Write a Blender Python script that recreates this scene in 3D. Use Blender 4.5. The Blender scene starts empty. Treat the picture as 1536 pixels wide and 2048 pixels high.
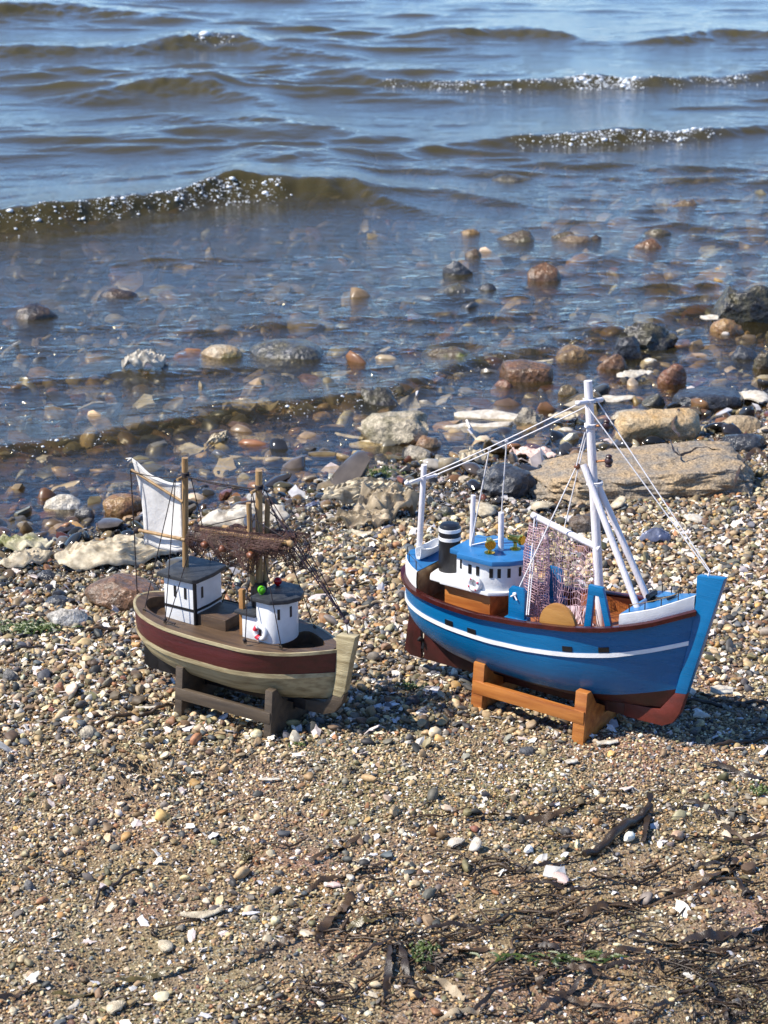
import bpy, bmesh, math, random
import numpy as np
from mathutils import Vector
from math import radians, sin, cos, pi, sqrt, exp, atan2

S = bpy.context.scene
COL = S.collection
random.seed(7)
RNG = np.random.default_rng(7)

# ------------------------------------------------------------------ camera
CAM_H = 0.84                     # metres above the still water
PITCH = radians(19.3)
FPX = 4000.0                     # focal length in photograph pixels (2048 high)
cam_data = bpy.data.cameras.new('camera')
cam = bpy.data.objects.new('camera', cam_data)
COL.objects.link(cam)
cam.location = (0, 0, CAM_H)
cam.rotation_euler = (pi / 2 - PITCH, 0, 0)
cam_data.sensor_fit = 'VERTICAL'
cam_data.sensor_height = 36.0
cam_data.lens = 36.0 * FPX / 2048.0
cam_data.clip_start = 0.02
cam_data.clip_end = 3000.0
cam_data.dof.use_dof = True
cam_data.dof.focus_distance = 1.80
cam_data.dof.aperture_fstop = 24.0
S.camera = cam

# ------------------------------------------------------------------ light
SUN_DIR = Vector((-0.66, -0.14, 0.80)).normalized()       # towards the sun
world = bpy.data.worlds.new('World')
S.world = world
world.use_nodes = True
wn = world.node_tree
bg = wn.nodes['Background']
sky = wn.nodes.new('ShaderNodeTexSky')
sky.sky_type = 'NISHITA'
sky.sun_disc = False
sky.sun_elevation = math.asin(SUN_DIR.z)
sky.sun_rotation = atan2(SUN_DIR.x, SUN_DIR.y)
sky.altitude = 0
sky.air_density = 0.8
sky.dust_density = 0.0
sky.ozone_density = 10.0
wn.links.new(sky.outputs[0], bg.inputs[0])
bg.inputs[1].default_value = 0.15
sun_data = bpy.data.lights.new('sun', 'SUN')
sun_data.energy = 5.0
sun_data.angle = radians(0.53)
sun_data.color = (1.0, 0.93, 0.83)
sun = bpy.data.objects.new('sun', sun_data)
COL.objects.link(sun)
sun.rotation_euler = SUN_DIR.to_track_quat('Z', 'Y').to_euler()
S.view_settings.view_transform = 'Standard'
S.view_settings.look = 'None'
S.view_settings.exposure = 0.62
S.view_settings.gamma = 1.0
S.view_settings.use_curve_mapping = False
S.cycles.max_bounces = 8
S.cycles.transparent_max_bounces = 12
S.cycles.sample_clamp_indirect = 4.0
S.cycles.caustics_reflective = False
S.cycles.caustics_refractive = False

# ------------------------------------------------------------------ helpers
CF = np.array([0, cos(PITCH), -sin(PITCH)])
CU = np.array([0, sin(PITCH), cos(PITCH)])
CR = np.array([1.0, 0, 0])
CC = np.array([0, 0, CAM_H])


def on_level(px, py, z=0.0):
    """World point at height z seen at photograph pixel (px, py)."""
    d = CF + (px - 768) / FPX * CR + (1024 - py) / FPX * CU
    return CC + d * ((z - CAM_H) / d[2])


def smooth01(t):
    t = np.clip(t, 0, 1)
    return t * t * (3 - 2 * t)


def _h(ix, iy, iz, seed):
    n = (ix * 374761393 + iy * 668265263 + iz * 2147483647 + seed * 1274126177) & 0xFFFFFFFF
    n = ((n ^ (n >> 13)) * 1274126177) & 0xFFFFFFFF
    n = (n ^ (n >> 16)) & 0xFFFF
    return n / 65535.0


def vnoise(x, y, z=0.0, seed=0):
    x, y, z = np.broadcast_arrays(np.asarray(x, float), np.asarray(y, float), np.asarray(z, float))
    fx, fy, fz = np.floor(x), np.floor(y), np.floor(z)
    ix, iy, iz = fx.astype(np.int64), fy.astype(np.int64), fz.astype(np.int64)
    ax, ay, az = x - fx, y - fy, z - fz
    ax = ax * ax * (3 - 2 * ax); ay = ay * ay * (3 - 2 * ay); az = az * az * (3 - 2 * az)
    r = 0
    for dx in (0, 1):
        for dy in (0, 1):
            for dz in (0, 1):
                w = (ax if dx else 1 - ax) * (ay if dy else 1 - ay) * (az if dz else 1 - az)
                r = r + w * _h(ix + dx, iy + dy, iz + dz, seed)
    return r * 2 - 1


def fbm(x, y, z=0.0, seed=0, octv=4):
    r, a = 0, 1.0
    for o in range(octv):
        r = r + a * vnoise(np.asarray(x) * 2 ** o, np.asarray(y) * 2 ** o, np.asarray(z) * 2 ** o, seed + o)
        a *= 0.5
    return r


def tag(o, label=None, cat=None, group=None, kind=None):
    if label: o['label'] = label
    if cat: o['category'] = cat
    if group: o['group'] = group
    if kind: o['kind'] = kind
    return o


def finish(me, mat, smooth=True, angle=40):
    if mat: me.materials.append(mat)
    if smooth:
        me.polygons.foreach_set('use_smooth', [True] * len(me.polygons))
        if angle: me.set_sharp_from_angle(angle=radians(angle))


def add_obj(name, me, parent=None, loc=None, rot=None):
    o = bpy.data.objects.new(name, me)
    COL.objects.link(o)
    if parent: o.parent = parent
    if loc is not None: o.location = loc
    if rot is not None: o.rotation_euler = rot
    return o


def empty(name, loc, rz=0):
    o = bpy.data.objects.new(name, None)
    o.empty_display_size = 0.02
    COL.objects.link(o)
    o.location = loc
    o.rotation_euler = (0, 0, rz)
    return o


class MB:
    """Collects shapes and builds them as one mesh object."""
    def __init__(s): s.v = []; s.f = []

    def add(s, vs, fs):
        n = len(s.v)
        s.v += [tuple(map(float, v)) for v in vs]
        s.f += [tuple(i + n for i in f) for f in fs]
        return s

    def grid(s, P, closed_u=False, closed_v=False):
        P = np.asarray(P); nu, nv = P.shape[:2]
        fs = []
        for i in range(nu if closed_u else nu - 1):
            for j in range(nv if closed_v else nv - 1):
                a, b = i, (i + 1) % nu; c, d = j, (j + 1) % nv
                fs.append((a * nv + c, b * nv + c, b * nv + d, a * nv + d))
        return s.add(P.reshape(-1, 3), fs)

    def tube(s, pts, r, n=8, caps=True):
        pts = [np.asarray(p, float) for p in pts]
        if np.isscalar(r): r = [r] * len(pts)
        rings = []; prev = None
        for i, p in enumerate(pts):
            t = pts[min(i + 1, len(pts) - 1)] - pts[max(i - 1, 0)]
            t = t / (np.linalg.norm(t) + 1e-12)
            if prev is None:
                ref = np.array([0, 0, 1.0]) if abs(t[2]) < .9 else np.array([1.0, 0, 0])
                a = np.cross(t, ref)
            else:
                a = prev - t * (prev @ t)
            a /= np.linalg.norm(a) + 1e-12; prev = a
            b = np.cross(t, a)
            rings.append([p + r[i] * (cos(2 * pi * k / n) * a + sin(2 * pi * k / n) * b) for k in range(n)])
        base = len(s.v)
        s.grid(np.array(rings), closed_v=True)
        if caps:
            s.f.append(tuple(base + k for k in range(n))[::-1])
            s.f.append(tuple(base + (len(pts) - 1) * n + k for k in range(n)))
        return s

    def prism(s, poly, z0, z1):
        n = len(poly)
        vs = [(x, y, z0) for x, y in poly] + [(x, y, z1) for x, y in poly]
        fs = [tuple(range(n))[::-1], tuple(range(n, 2 * n))]
        fs += [(i, (i + 1) % n, n + (i + 1) % n, n + i) for i in range(n)]
        return s.add(vs, fs)

    def board(s, poly_xz, y0, y1):
        n = len(poly_xz)
        vs = [(x, y0, z) for x, z in poly_xz] + [(x, y1, z) for x, z in poly_xz]
        fs = [tuple(range(n)), tuple(range(n, 2 * n))[::-1]]
        fs += [(n + i, n + (i + 1) % n, (i + 1) % n, i) for i in range(n)]
        return s.add(vs, fs)

    def box(s, x0, x1, y0, y1, z0, z1):
        return s.prism([(x0, y0), (x1, y0), (x1, y1), (x0, y1)], z0, z1)

    def lathe(s, prof, c=(0, 0, 0), n=20, axis='z'):
        rings = []
        for r, h in prof:
            ring = []
            for k in range(n):
                a = 2 * pi * k / n
                p = (r * cos(a), r * sin(a), h)
                if axis == 'y': p = (p[0], p[2], p[1])
                if axis == 'x': p = (p[2], p[0], p[1])
                ring.append((p[0] + c[0], p[1] + c[1], p[2] + c[2]))
            rings.append(ring)
        return s.grid(np.array(rings), closed_v=True)

    def mesh(s, name, bevel=0.0, weld=False):
        me = bpy.data.meshes.new(name)
        me.from_pydata(s.v, [], s.f)
        bm = bmesh.new(); bm.from_mesh(me)
        if weld: bmesh.ops.remove_doubles(bm, verts=bm.verts, dist=1e-6)
        bmesh.ops.recalc_face_normals(bm, faces=bm.faces)
        if bevel:
            es = [e for e in bm.edges if len(e.link_faces) == 2 and e.calc_face_angle(0) > radians(35)]
            bmesh.ops.bevel(bm, geom=es, offset=bevel, segments=2, profile=.6, affect='EDGES', clamp_overlap=True)
        bm.to_mesh(me); bm.free()
        return me

    def build(s, name, mat, parent=None, bevel=0.0, angle=40, weld=False, loc=None, rot=None):
        me = s.mesh(name, bevel, weld)
        finish(me, mat, True, angle)
        return add_obj(name, me, parent, loc, rot)


# ------------------------------------------------------------------ materials
def nodes_of(name):
    m = bpy.data.materials.new(name); m.use_nodes = True
    nt = m.node_tree
    return m, nt, nt.nodes['Principled BSDF'], nt.nodes['Material Output']


def paint(name, col, rough=.4, var=.15, scale=120, bump=.25, stretch=(1, 1, 1), col2=None, wear=.5, coat=0, metal=0, fine=900):
    """Painted or bare surface: mottled colour, brush grain and fine relief."""
    m, nt, p, out = nodes_of(name)
    N, L = nt.nodes.new, nt.links.new
    tc = N('ShaderNodeTexCoord'); mp = N('ShaderNodeMapping')
    mp.inputs['Scale'].default_value = stretch
    L(tc.outputs['Object'], mp.inputs[0])
    n1 = N('ShaderNodeTexNoise'); n1.inputs['Scale'].default_value = scale; n1.inputs['Detail'].default_value = 5
    L(mp.outputs[0], n1.inputs['Vector'])
    n2 = N('ShaderNodeTexNoise'); n2.inputs['Scale'].default_value = fine; n2.inputs['Detail'].default_value = 3
    L(mp.outputs[0], n2.inputs['Vector'])
    c2 = col2 if col2 else tuple(c * (1 - var * 1.6) for c in col)
    ramp = N('ShaderNodeValToRGB')
    ramp.color_ramp.elements[0].position = wear - .16; ramp.color_ramp.elements[0].color = (*c2, 1)
    ramp.color_ramp.elements[1].position = wear + .16; ramp.color_ramp.elements[1].color = (*col, 1)
    L(n1.outputs[0], ramp.inputs[0])
    L(ramp.outputs[0], p.inputs['Base Color'])
    mr = N('ShaderNodeMapRange'); mr.inputs['To Min'].default_value = max(.03, rough - .1); mr.inputs['To Max'].default_value = min(1, rough + .12)
    L(n1.outputs[0], mr.inputs[0]); L(mr.outputs[0], p.inputs['Roughness'])
    mx = N('ShaderNodeMath'); mx.operation = 'ADD'
    L(n1.outputs[0], mx.inputs[0]); L(n2.outputs[0], mx.inputs[1])
    b = N('ShaderNodeBump'); b.inputs['Strength'].default_value = bump; b.inputs['Distance'].default_value = .0006
    L(mx.outputs[0], b.inputs['Height']); L(b.outputs[0], p.inputs['Normal'])
    p.inputs['Coat Weight'].default_value = coat
    p.inputs['Metallic'].default_value = metal
    return m

# ------------------------------------------------------------------ beach and sea bed
_SX = np.array([-3.0, -1.2, -.466, -.29, -.109, -.006, .214, .344, .567, 1.4, 3.2])
_SY = np.array([1.75, 2.10, 2.278, 2.33, 2.465, 2.593, 2.615, 2.731, 2.832, 3.1, 3.6])


def shore_y(x):
    return np.interp(x, _SX, _SY)


DENTS = []                      # (x, y, radius, depth) hollows scraped in the sand


def terrain(x, y):
    x = np.asarray(x, float); y = np.asarray(y, float)
    s = y - shore_y(np.clip(x, -3, 3.2)) + .03 * fbm(x * 4, y * 4, 0, 31, 3)
    land = .060 * (1 - np.exp(np.minimum(s, 0) / .30)) + np.maximum(-s - 1.6, 0) * .05
    sp = np.maximum(s, 0)
    sea = -(.021 * (1 - np.exp(-sp / .12)) + .006 * sp + .007 * sp ** 2 / (1 + .22 * sp))
    z = np.where(s < 0, land, np.maximum(sea, -2.5))
    near = np.clip((6 - np.abs(y)) / 3, 0, 1)
    z = z + near * (.0035 * fbm(x * 7, y * 7, 0, 5, 4) + .0012 * vnoise(x * 45, y * 45, 0, 9))
    z = z + near * .004 * smooth01((1.5 - y) / .25) * fbm(x * 16, y * 16, 0, 12, 3)
    for dx, dy, r, dep in DENTS:
        q = ((x - dx) ** 2 + ((y - dy) * 1.2) ** 2) / r ** 2
        z = z - dep * np.exp(-q) + dep * .55 * np.exp(-(np.sqrt(q) - 1.55) ** 2 * 3)
    return z


_p = on_level(285, 1560, .058)
DENTS.append((_p[0], _p[1], .016, .020))
_p = on_level(240, 1590, .058)
DENTS.append((_p[0], _p[1], .010, .012))
_p = on_level(1330, 1960, .06)
DENTS.append((_p[0], _p[1], .02, .005))


_TX, _TY = np.arange(-1.3, 1.3, .01), np.arange(.7, 6.5, .01)
_TZ = terrain(*np.meshgrid(_TX, _TY))


def ground_z(x, y):
    """Beach height looked up in a fine table (quick for single points)."""
    i = min(max((x - _TX[0]) / .01, 0), len(_TX) - 2.001); j = min(max((y - _TY[0]) / .01, 0), len(_TY) - 2.001)
    a, b = int(i), int(j); u, v = i - a, j - b
    return float((_TZ[b, a] * (1 - u) + _TZ[b, a + 1] * u) * (1 - v) + (_TZ[b + 1, a] * (1 - u) + _TZ[b + 1, a + 1] * u) * v)


def ground_hit(px, py, water=False):
    """Where the ray through a photograph pixel meets the beach (or the still water, if that comes first)."""
    z = .05
    for _ in range(25):
        p = on_level(px, py, z)
        t = ground_z(p[0], p[1])
        if water: t = max(t, 0.0)
        z = z + .6 * (t - z)
    p = on_level(px, py, z)
    return np.array([p[0], p[1], z])


def px_per_m(p):
    return FPX / np.linalg.norm(np.asarray(p) - CC)


def axis_lines(lo, hi, step, far_lo, far_hi, g=1.25):
    a = list(np.arange(lo, hi + 1e-9, step))
    d = step
    while a[-1] < far_hi: d *= g; a.append(min(a[-1] + d, far_hi))
    d = step
    while a[0] > far_lo: d *= g; a.insert(0, max(a[0] - d, far_lo))
    return np.array(a)


def sheet(name, X, Y, Zf, mat, attrs=None):
    gx, gy = np.meshgrid(X, Y)
    gz = Zf(gx, gy)
    nx, ny = len(X), len(Y)
    me = bpy.data.meshes.new(name)
    co = np.stack([gx, gy, gz], -1).reshape(-1, 3)
    idx = (np.arange(ny - 1)[:, None] * nx + np.arange(nx - 1)[None, :]).reshape(-1)
    quads = np.stack([idx, idx + 1, idx + 1 + nx, idx + nx], -1)
    me.vertices.add(len(co)); me.vertices.foreach_set('co', co.ravel())
    me.loops.add(quads.size); me.loops.foreach_set('vertex_index', quads.ravel().astype(np.int32))
    me.polygons.add(len(quads)); me.polygons.foreach_set('loop_start', (np.arange(len(quads)) * 4).astype(np.int32))
    me.update(calc_edges=True)
    for an, fn in (attrs or {}).items():
        at = me.attributes.new(an, 'FLOAT', 'POINT')
        at.data.foreach_set('value', np.asarray(fn(gx, gy, gz), np.float32).ravel())
    finish(me, mat, True, None)
    return add_obj(name, me)


def make_sand():
    m, nt, p, out = nodes_of('wet_sand_and_grit')
    N, L = nt.nodes.new, nt.links.new
    tc = N('ShaderNodeTexCoord')
    v = N('ShaderNodeTexVoronoi'); v.inputs['Scale'].default_value = 620
    L(tc.outputs['Object'], v.inputs['Vector'])
    ramp = N('ShaderNodeValToRGB'); cr = ramp.color_ramp; cr.interpolation = 'CONSTANT'
    cols = [(0, (.30, .215, .115)), (.3, (.20, .14, .075)), (.48, (.38, .285, .165)), (.66, (.06, .047, .034)), (.76, (.28, .19, .095)), (.9, (.48, .40, .29)), (.96, (.22, .12, .06))]
    cr.elements[0].color = (*cols[0][1], 1)
    cr.elements[1].position = cols[1][0]; cr.elements[1].color = (*cols[1][1], 1)
    for q, c in cols[2:]:
        e = cr.elements.new(q); e.color = (*c, 1)
    sep = N('ShaderNodeSeparateColor'); L(v.outputs['Color'], sep.inputs[0]); L(sep.outputs[0], ramp.inputs[0])
    n = N('ShaderNodeTexNoise'); n.inputs['Scale'].default_value = 9; n.inputs['Detail'].default_value = 6
    L(tc.outputs['Object'], n.inputs['Vector'])
    mix = N('ShaderNodeMix'); mix.data_type = 'RGBA'; mix.blend_type = 'MULTIPLY'; mix.inputs[0].default_value = .55
    L(ramp.outputs[0], mix.inputs[6]); L(n.outputs[1], mix.inputs[7])
    at = N('ShaderNodeAttribute'); at.attribute_name = 'wet'
    mw = N('ShaderNodeMix'); mw.data_type = 'RGBA'; mw.blend_type = 'MULTIPLY'
    L(at.outputs['Fac'], mw.inputs[0]); L(mix.outputs[2], mw.inputs[6]); mw.inputs[7].default_value = (.62, .55, .45, 1)
    L(mw.outputs[2], p.inputs['Base Color'])
    mr = N('ShaderNodeMapRange'); mr.inputs['To Min'].default_value = .85; mr.inputs['To Max'].default_value = .3
    L(at.outputs['Fac'], mr.inputs[0]); L(mr.outputs[0], p.inputs['Roughness'])
    b = N('ShaderNodeBump'); b.inputs['Strength'].default_value = .9; b.inputs['Distance'].default_value = .0012
    L(v.outputs['Distance'], b.inputs['Height']); L(b.outputs[0], p.inputs['Normal'])
    return m


SAND = make_sand()


def wet_of(x, y, z):
    return smooth01((.050 + .008 * fbm(x * 6, y * 6, 0, 3, 3) - z) / .022)


beach = sheet('beach', axis_lines(-.95, .95, .008, -300, 300), axis_lines(.75, 4.2, .009, -60, 900), terrain, SAND, {'wet': wet_of})
tag(beach, kind='structure')

# ------------------------------------------------------------------ the sea
def crest(pts, z=.02):
    """Crest line through photograph pixels (x, y, height in metres) on the water level."""
    a = np.array([[*on_level(px, py, z)[:2], h] for px, py, h in pts])
    return a[np.argsort(a[:, 0])]


CRESTS = [  # (line, width towards the shore, width towards the sea)
    (crest([(-500, 470, .05), (-150, 440, .062), (0, 418, .066), (150, 402, .068), (300, 380, .072), (450, 355, .078), (560, 352, .070), (640, 350, .056), (700, 348, .044), (780, 368, .022), (880, 390, .010), (1000, 400, 0)], .05), .055, .34),
    (crest([(640, 300, 0), (800, 282, .012), (900, 268, .024), (980, 262, .036), (1060, 258, .046), (1200, 255, .050), (1330, 250, .044), (1450, 240, .036), (1536, 232, .034), (1800, 215, .03)], .04), .055, .32),
    (crest([(500, 128, 0), (600, 140, .018), (720, 142, .034), (850, 152, .040), (1000, 156, .044), (1120, 152, .052), (1230, 148, .056), (1340, 146, .042), (1440, 142, .040), (1536, 134, .05), (1800, 130, .04)], .04), .065, .40),
    (crest([(-300, 85, .04), (0, 76, .045), (150, 74, .05), (260, 72, .045), (330, 66, .07), (430, 58, .070), (480, 58, .075), (540, 70, .045), (640, 78, .03), (760, 84, 0)], .06), .13, .45),
    (crest([(60, 160, 0), (200, 158, .035), (300, 150, .045), (380, 148, .058), (430, 152, .062), (500, 168, .03), (600, 185, 0)], .05), .12, .40),
    (crest([(820, 60, 0), (900, 50, .035), (980, 44, .05), (1060, 46, .052), (1130, 52, .035), (1250, 66, 0)], .05), .13, .5),
    (crest([(1250, 70, 0), (1380, 52, .05), (1450, 46, .065), (1536, 52, .05), (1700, 60, .05)], .05), .13, .5),
    (crest([(-300, 12, .06), (0, 8, .08), (150, 4, .07), (300, 14, .04), (420, 20, 0)], .05), .14, .6),
    (crest([(200, 228, 0), (350, 222, .02), (480, 224, .03), (600, 236, .02), (760, 250, 0)], .03), .10, .3),
    (crest([(430, 305, 0), (520, 300, .018), (640, 304, .016), (760, 318, 0)], .03), .08, .2),
    (crest([(640, 375, 0), (760, 376, .016), (900, 374, .020), (1050, 392, .008), (1200, 380, .004), (1400, 330, 0)], .02), .05, .2),
    # the wavelet running up the shallows
    (crest([(-400, 950, .020), (-100, 905, .021), (60, 884, .022), (200, 868, .022), (330, 850, .021), (450, 828, .022), (600, 808, .022), (720, 790, .020), (800, 772, .016), (880, 738, .016), (960, 712, .015), (1080, 690, .013), (1220, 655, .013), (1350, 622, .013), (1536, 585, .012), (1800, 540, .01)], .012), .030, .11),
    (crest([(-200, 770, .004), (100, 752, .008), (300, 742, .008), (520, 728, .007), (700, 690, .005), (900, 650, 0)], .008), .03, .08),
    (crest([(-100, 660, .006), (160, 640, .007), (400, 648, .006), (640, 640, .006), (860, 620, .003)], .008), .04, .1),
]
_rs = np.random.default_rng(21)
SINES = []
for lam in np.geomspace(.045, 1.5, 44):
    th = _rs.normal(0, .40)
    SINES.append((lam, sin(th), cos(th), _rs.uniform(0, 2 * pi)))


def water_z(x, y):
    s = y - shore_y(np.clip(x, -3, 3.2))
    z = 0 * x
    far = smooth01((s - .9) / 2.2)
    mid = smooth01((s - .12) / .35)
    wx = x + .05 * fbm(x * 2.2, y * 2.2, 0, 41, 3)
    wy = y + .06 * fbm(x * 1.7, y * 2.6, 0, 44, 3)
    for lam, kx, ky, ph in SINES:
        slope = .027 if .055 < lam < .40 else .012
        g = .12 + .88 * mid if lam < .16 else (mid * .62 + far * .38 if lam < .4 else far * .75 + mid * .06)
        if lam < .13: g = g * (1 + 1.5 * mid * (1 - smooth01((s - .9) / 1.0)))
        fade = np.clip(1.3 - y / (lam * 110), 0, 1)
        t = 2 * pi * (wx * kx + wy * ky) / lam + ph
        z = z + g * fade * slope * lam / (2 * pi) * (np.sin(t) + .25 * np.cos(2 * t))
    z = np.where(z > 0, z * (1 + 90 * np.minimum(z, .012)), z * .75)      # peaked crests, flat troughs
    patch = .65 + .5 * fbm(x * 1.3, y * .9, 0, 77, 3)
    z = z * np.clip(patch, .25, 1.4)
    for ci, (c, wf, wb) in enumerate(CRESTS):
        yc = np.interp(x, c[:, 0], c[:, 1]) + .018 * fbm(x * 6, 0, 0, 55, 3) * (1 if wf > .04 else .6)
        a = np.interp(x, c[:, 0], c[:, 2], left=c[0, 2], right=c[-1, 2]) * (.66 if ci == 0 else .60 if ci < 8 else .72) * (1 + .16 * fbm(x * 9, 0, 0, 58, 3))
        d = y - yc
        # steep towards the shore, long back; a faint lip of broken water on the steep side
        w = np.where(d < 0, wf, wb)
        prof = np.exp(-np.abs(d / w) ** np.where(d < 0, 2.0, 1.5))
        rough = np.exp(-((d + wf * .7) / (wf * .8)) ** 2)
        z = z + a * prof + a * .16 * rough * fbm(x * 30, y * 30, 0, 63, 4)
    return z


def make_water():
    m, nt, p, out = nodes_of('shallow_sea_water')
    N, L = nt.nodes.new, nt.links.new
    nt.nodes.remove(p)
    tc = N('ShaderNodeTexCoord'); mp = N('ShaderNodeMapping'); mp.inputs['Scale'].default_value = (1, 1.7, 1)
    L(tc.outputs['Object'], mp.inputs[0])
    n1 = N('ShaderNodeTexNoise'); n1.inputs['Scale'].default_value = 30; n1.inputs['Detail'].default_value = 5; n1.inputs['Roughness'].default_value = .55; n1.inputs['Distortion'].default_value = .6
    L(mp.outputs[0], n1.inputs['Vector'])
    at = N('ShaderNodeAttribute'); at.attribute_name = 'chop'
    b = N('ShaderNodeBump'); b.inputs['Distance'].default_value = .012
    L(at.outputs['Fac'], b.inputs['Strength']); L(n1.outputs[0], b.inputs['Height'])
    fr = N('ShaderNodeFresnel'); fr.inputs['IOR'].default_value = 1.333; L(b.outputs[0], fr.inputs['Normal'])
    gl = N('ShaderNodeBsdfGlossy'); gl.inputs['Roughness'].default_value = .04; gl.inputs['Color'].default_value = (1, 1, 1, 1); L(b.outputs[0], gl.inputs['Normal'])
    tr = N('ShaderNodeBsdfTransparent'); tr.inputs['Color'].default_value = (.95, .89, .74, 1)
    df = N('ShaderNodeBsdfDiffuse'); df.inputs['Color'].default_value = (.058, .048, .018, 1)
    tu = N('ShaderNodeAttribute'); tu.attribute_name = 'turbid'
    body = N('ShaderNodeMixShader'); L(tu.outputs['Fac'], body.inputs[0]); L(tr.outputs[0], body.inputs[1]); L(df.outputs[0], body.inputs[2])
    top = N('ShaderNodeMixShader'); L(fr.outputs[0], top.inputs[0]); L(body.outputs[0], top.inputs[1]); L(gl.outputs[0], top.inputs[2])
    L(top.outputs[0], out.inputs['Surface'])
    return m


WATER = make_water()


def turbidity(x, y, z):
    d = np.maximum(z - terrain(x, y), 0)
    return 1 - np.exp(-(d / .058) ** 1.4)


def chop(x, y, z):
    s = y - shore_y(np.clip(x, -3, 3.2))
    return .20 + .28 * smooth01((s - .12) / .35) - .27 * smooth01((s - .8) / 1.8)


_yw = [1.95]
while _yw[-1] < 9.5: _yw.append(_yw[-1] + .0055 * max(1, (_yw[-1] / 2.8)) ** 1.1)
d = _yw[-1] - _yw[-2]
while _yw[-1] < 900: d *= 1.22; _yw.append(_yw[-1] + d)
_xw = axis_lines(-1.6, 1.6, .0075, -300, 300, 1.2)
sea = sheet('sea', _xw, np.array(_yw), water_z, WATER, {'turbid': turbidity, 'chop': chop})
tag(sea, kind='structure')

# ------------------------------------------------------------------ stones: shapes and materials
def ico_arrays(sub):
    bm = bmesh.new(); bmesh.ops.create_icosphere(bm, subdivisions=sub, radius=1)
    v = np.array([p.co[:] for p in bm.verts]); f = [tuple(q.index for q in p.verts) for p in bm.faces]
    bm.free(); return v, f


ICO = {k: ico_arrays(k) for k in (1, 2, 3, 4, 5)}


def stone_verts(sub, seed, jag=.2, lump=.18, cuts=3):
    v, f = ICO[sub]; r = np.random.default_rng(seed)
    o = r.uniform(-50, 50, 3)
    d = 1 + lump * fbm(v[:, 0] * 1.1 + o[0], v[:, 1] * 1.1 + o[1], v[:, 2] * 1.1 + o[2], seed, 2)
    if jag: d = d + jag * .55 * np.abs(fbm(v[:, 0] * 2.3 + o[1], v[:, 1] * 2.3 + o[2], v[:, 2] * 2.3 + o[0], seed + 5, 4)) - jag * .2
    w = v * d[:, None]
    for _ in range(cuts):                       # worn flat faces
        n = r.normal(size=3); n /= np.linalg.norm(n)
        h = r.uniform(.55, .85); q = w @ n - h
        w = w - np.outer(np.maximum(q, 0) * .85, n)
    return w, f


def gravel_material():
    m, nt, p, out = nodes_of('gravel_grain')
    N, L = nt.nodes.new, nt.links.new
    a = N('ShaderNodeAttribute'); a.attribute_type = 'INSTANCER'; a.attribute_name = 'pcol'
    w = N('ShaderNodeAttribute'); w.attribute_type = 'INSTANCER'; w.attribute_name = 'wet'
    tc = N('ShaderNodeTexCoord'); n = N('ShaderNodeTexNoise'); n.inputs['Scale'].default_value = 1.6; n.inputs['Detail'].default_value = 6
    L(tc.outputs['Object'], n.inputs['Vector'])
    mr = N('ShaderNodeMapRange'); mr.inputs['From Min'].default_value = .3; mr.inputs['From Max'].default_value = .7; mr.inputs['To Min'].default_value = .62; mr.inputs['To Max'].default_value = 1.25
    L(n.outputs[0], mr.inputs[0])
    mx = N('ShaderNodeMix'); mx.data_type = 'RGBA'; mx.blend_type = 'MULTIPLY'; mx.inputs[0].default_value = 1
    L(a.outputs['Color'], mx.inputs[6]); L(mr.outputs[0], mx.inputs[7]); L(mx.outputs[2], p.inputs['Base Color'])
    r = N('ShaderNodeMapRange'); r.inputs['To Min'].default_value = .62; r.inputs['To Max'].default_value = .12
    L(w.outputs['Fac'], r.inputs[0]); L(r.outputs[0], p.inputs['Roughness'])
    return m


GRAVEL = gravel_material()
LIB = bpy.data.collections.new('grain_shapes')


def lib_mesh(i, verts, faces):
    me = bpy.data.meshes.new('grain_%02d' % i)
    me.from_pydata([tuple(q) for q in verts], [], faces)
    finish(me, GRAVEL, True, None if i < 3 else 38)
    LIB.objects.link(bpy.data.objects.new('grain_%02d' % i, me))


for i in range(8):
    w, f = stone_verts(2, 100 + i, jag=.12 if i < 3 else .4, lump=.28, cuts=4 if i < 3 else 8)
    lib_mesh(i, w * np.array([1, .8, .62]), f)
for i in range(4):                               # shell chips: thin curved flakes with a broken outline
    r = np.random.default_rng(i + 900); n = 11; vs = []
    ang = np.sort(r.uniform(0, 2 * pi, n)); rad = r.uniform(.55, 1.05, n)
    for zt in (.09, -.03):
        for a_, q in zip(ang, rad): vs.append((q * cos(a_), q * sin(a_) * .62, zt - .22 * q * q + .1 * sin(3 * a_ + i)))
    vs.append((0, 0, .11)); vs.append((0, 0, -.02))
    fs = [(k, (k + 1) % n, 2 * n) for k in range(n)] + [(n + (k + 1) % n, n + k, 2 * n + 1) for k in range(n)]
    fs += [(k, n + k, n + (k + 1) % n, (k + 1) % n) for k in range(n)]
    lib_mesh(8 + i, np.array(vs), fs)

PAL = {  # base colours of dry stones
    'tan': (.38, .27, .15), 'sand': (.50, .385, .235), 'grey': (.20, .18, .15), 'dark': (.060, .058, .060), 'slate': (.10, .11, .125),
    'cream': (.64, .54, .38), 'white': (.80, .75, .65), 'rust': (.34, .17, .08), 'red': (.26, .11, .075), 'olive': (.19, .165, .09), 'brown': (.17, .115, .07),
    'amber': (.50, .31, .12)}
PN = list(PAL)


def palette(weights, n, rng):
    w = np.array([weights.get(k, 0) for k in PN], float); w /= w.sum()
    c = np.array([PAL[k] for k in PN])[rng.choice(len(PN), n, p=w)]
    return np.clip(c * .98 * rng.uniform(.50, 1.36, (n, 1)) * rng.uniform(.93, 1.07, (n, 3)) * np.array([1.02, .99, .90]), 0.01, .9)


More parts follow.
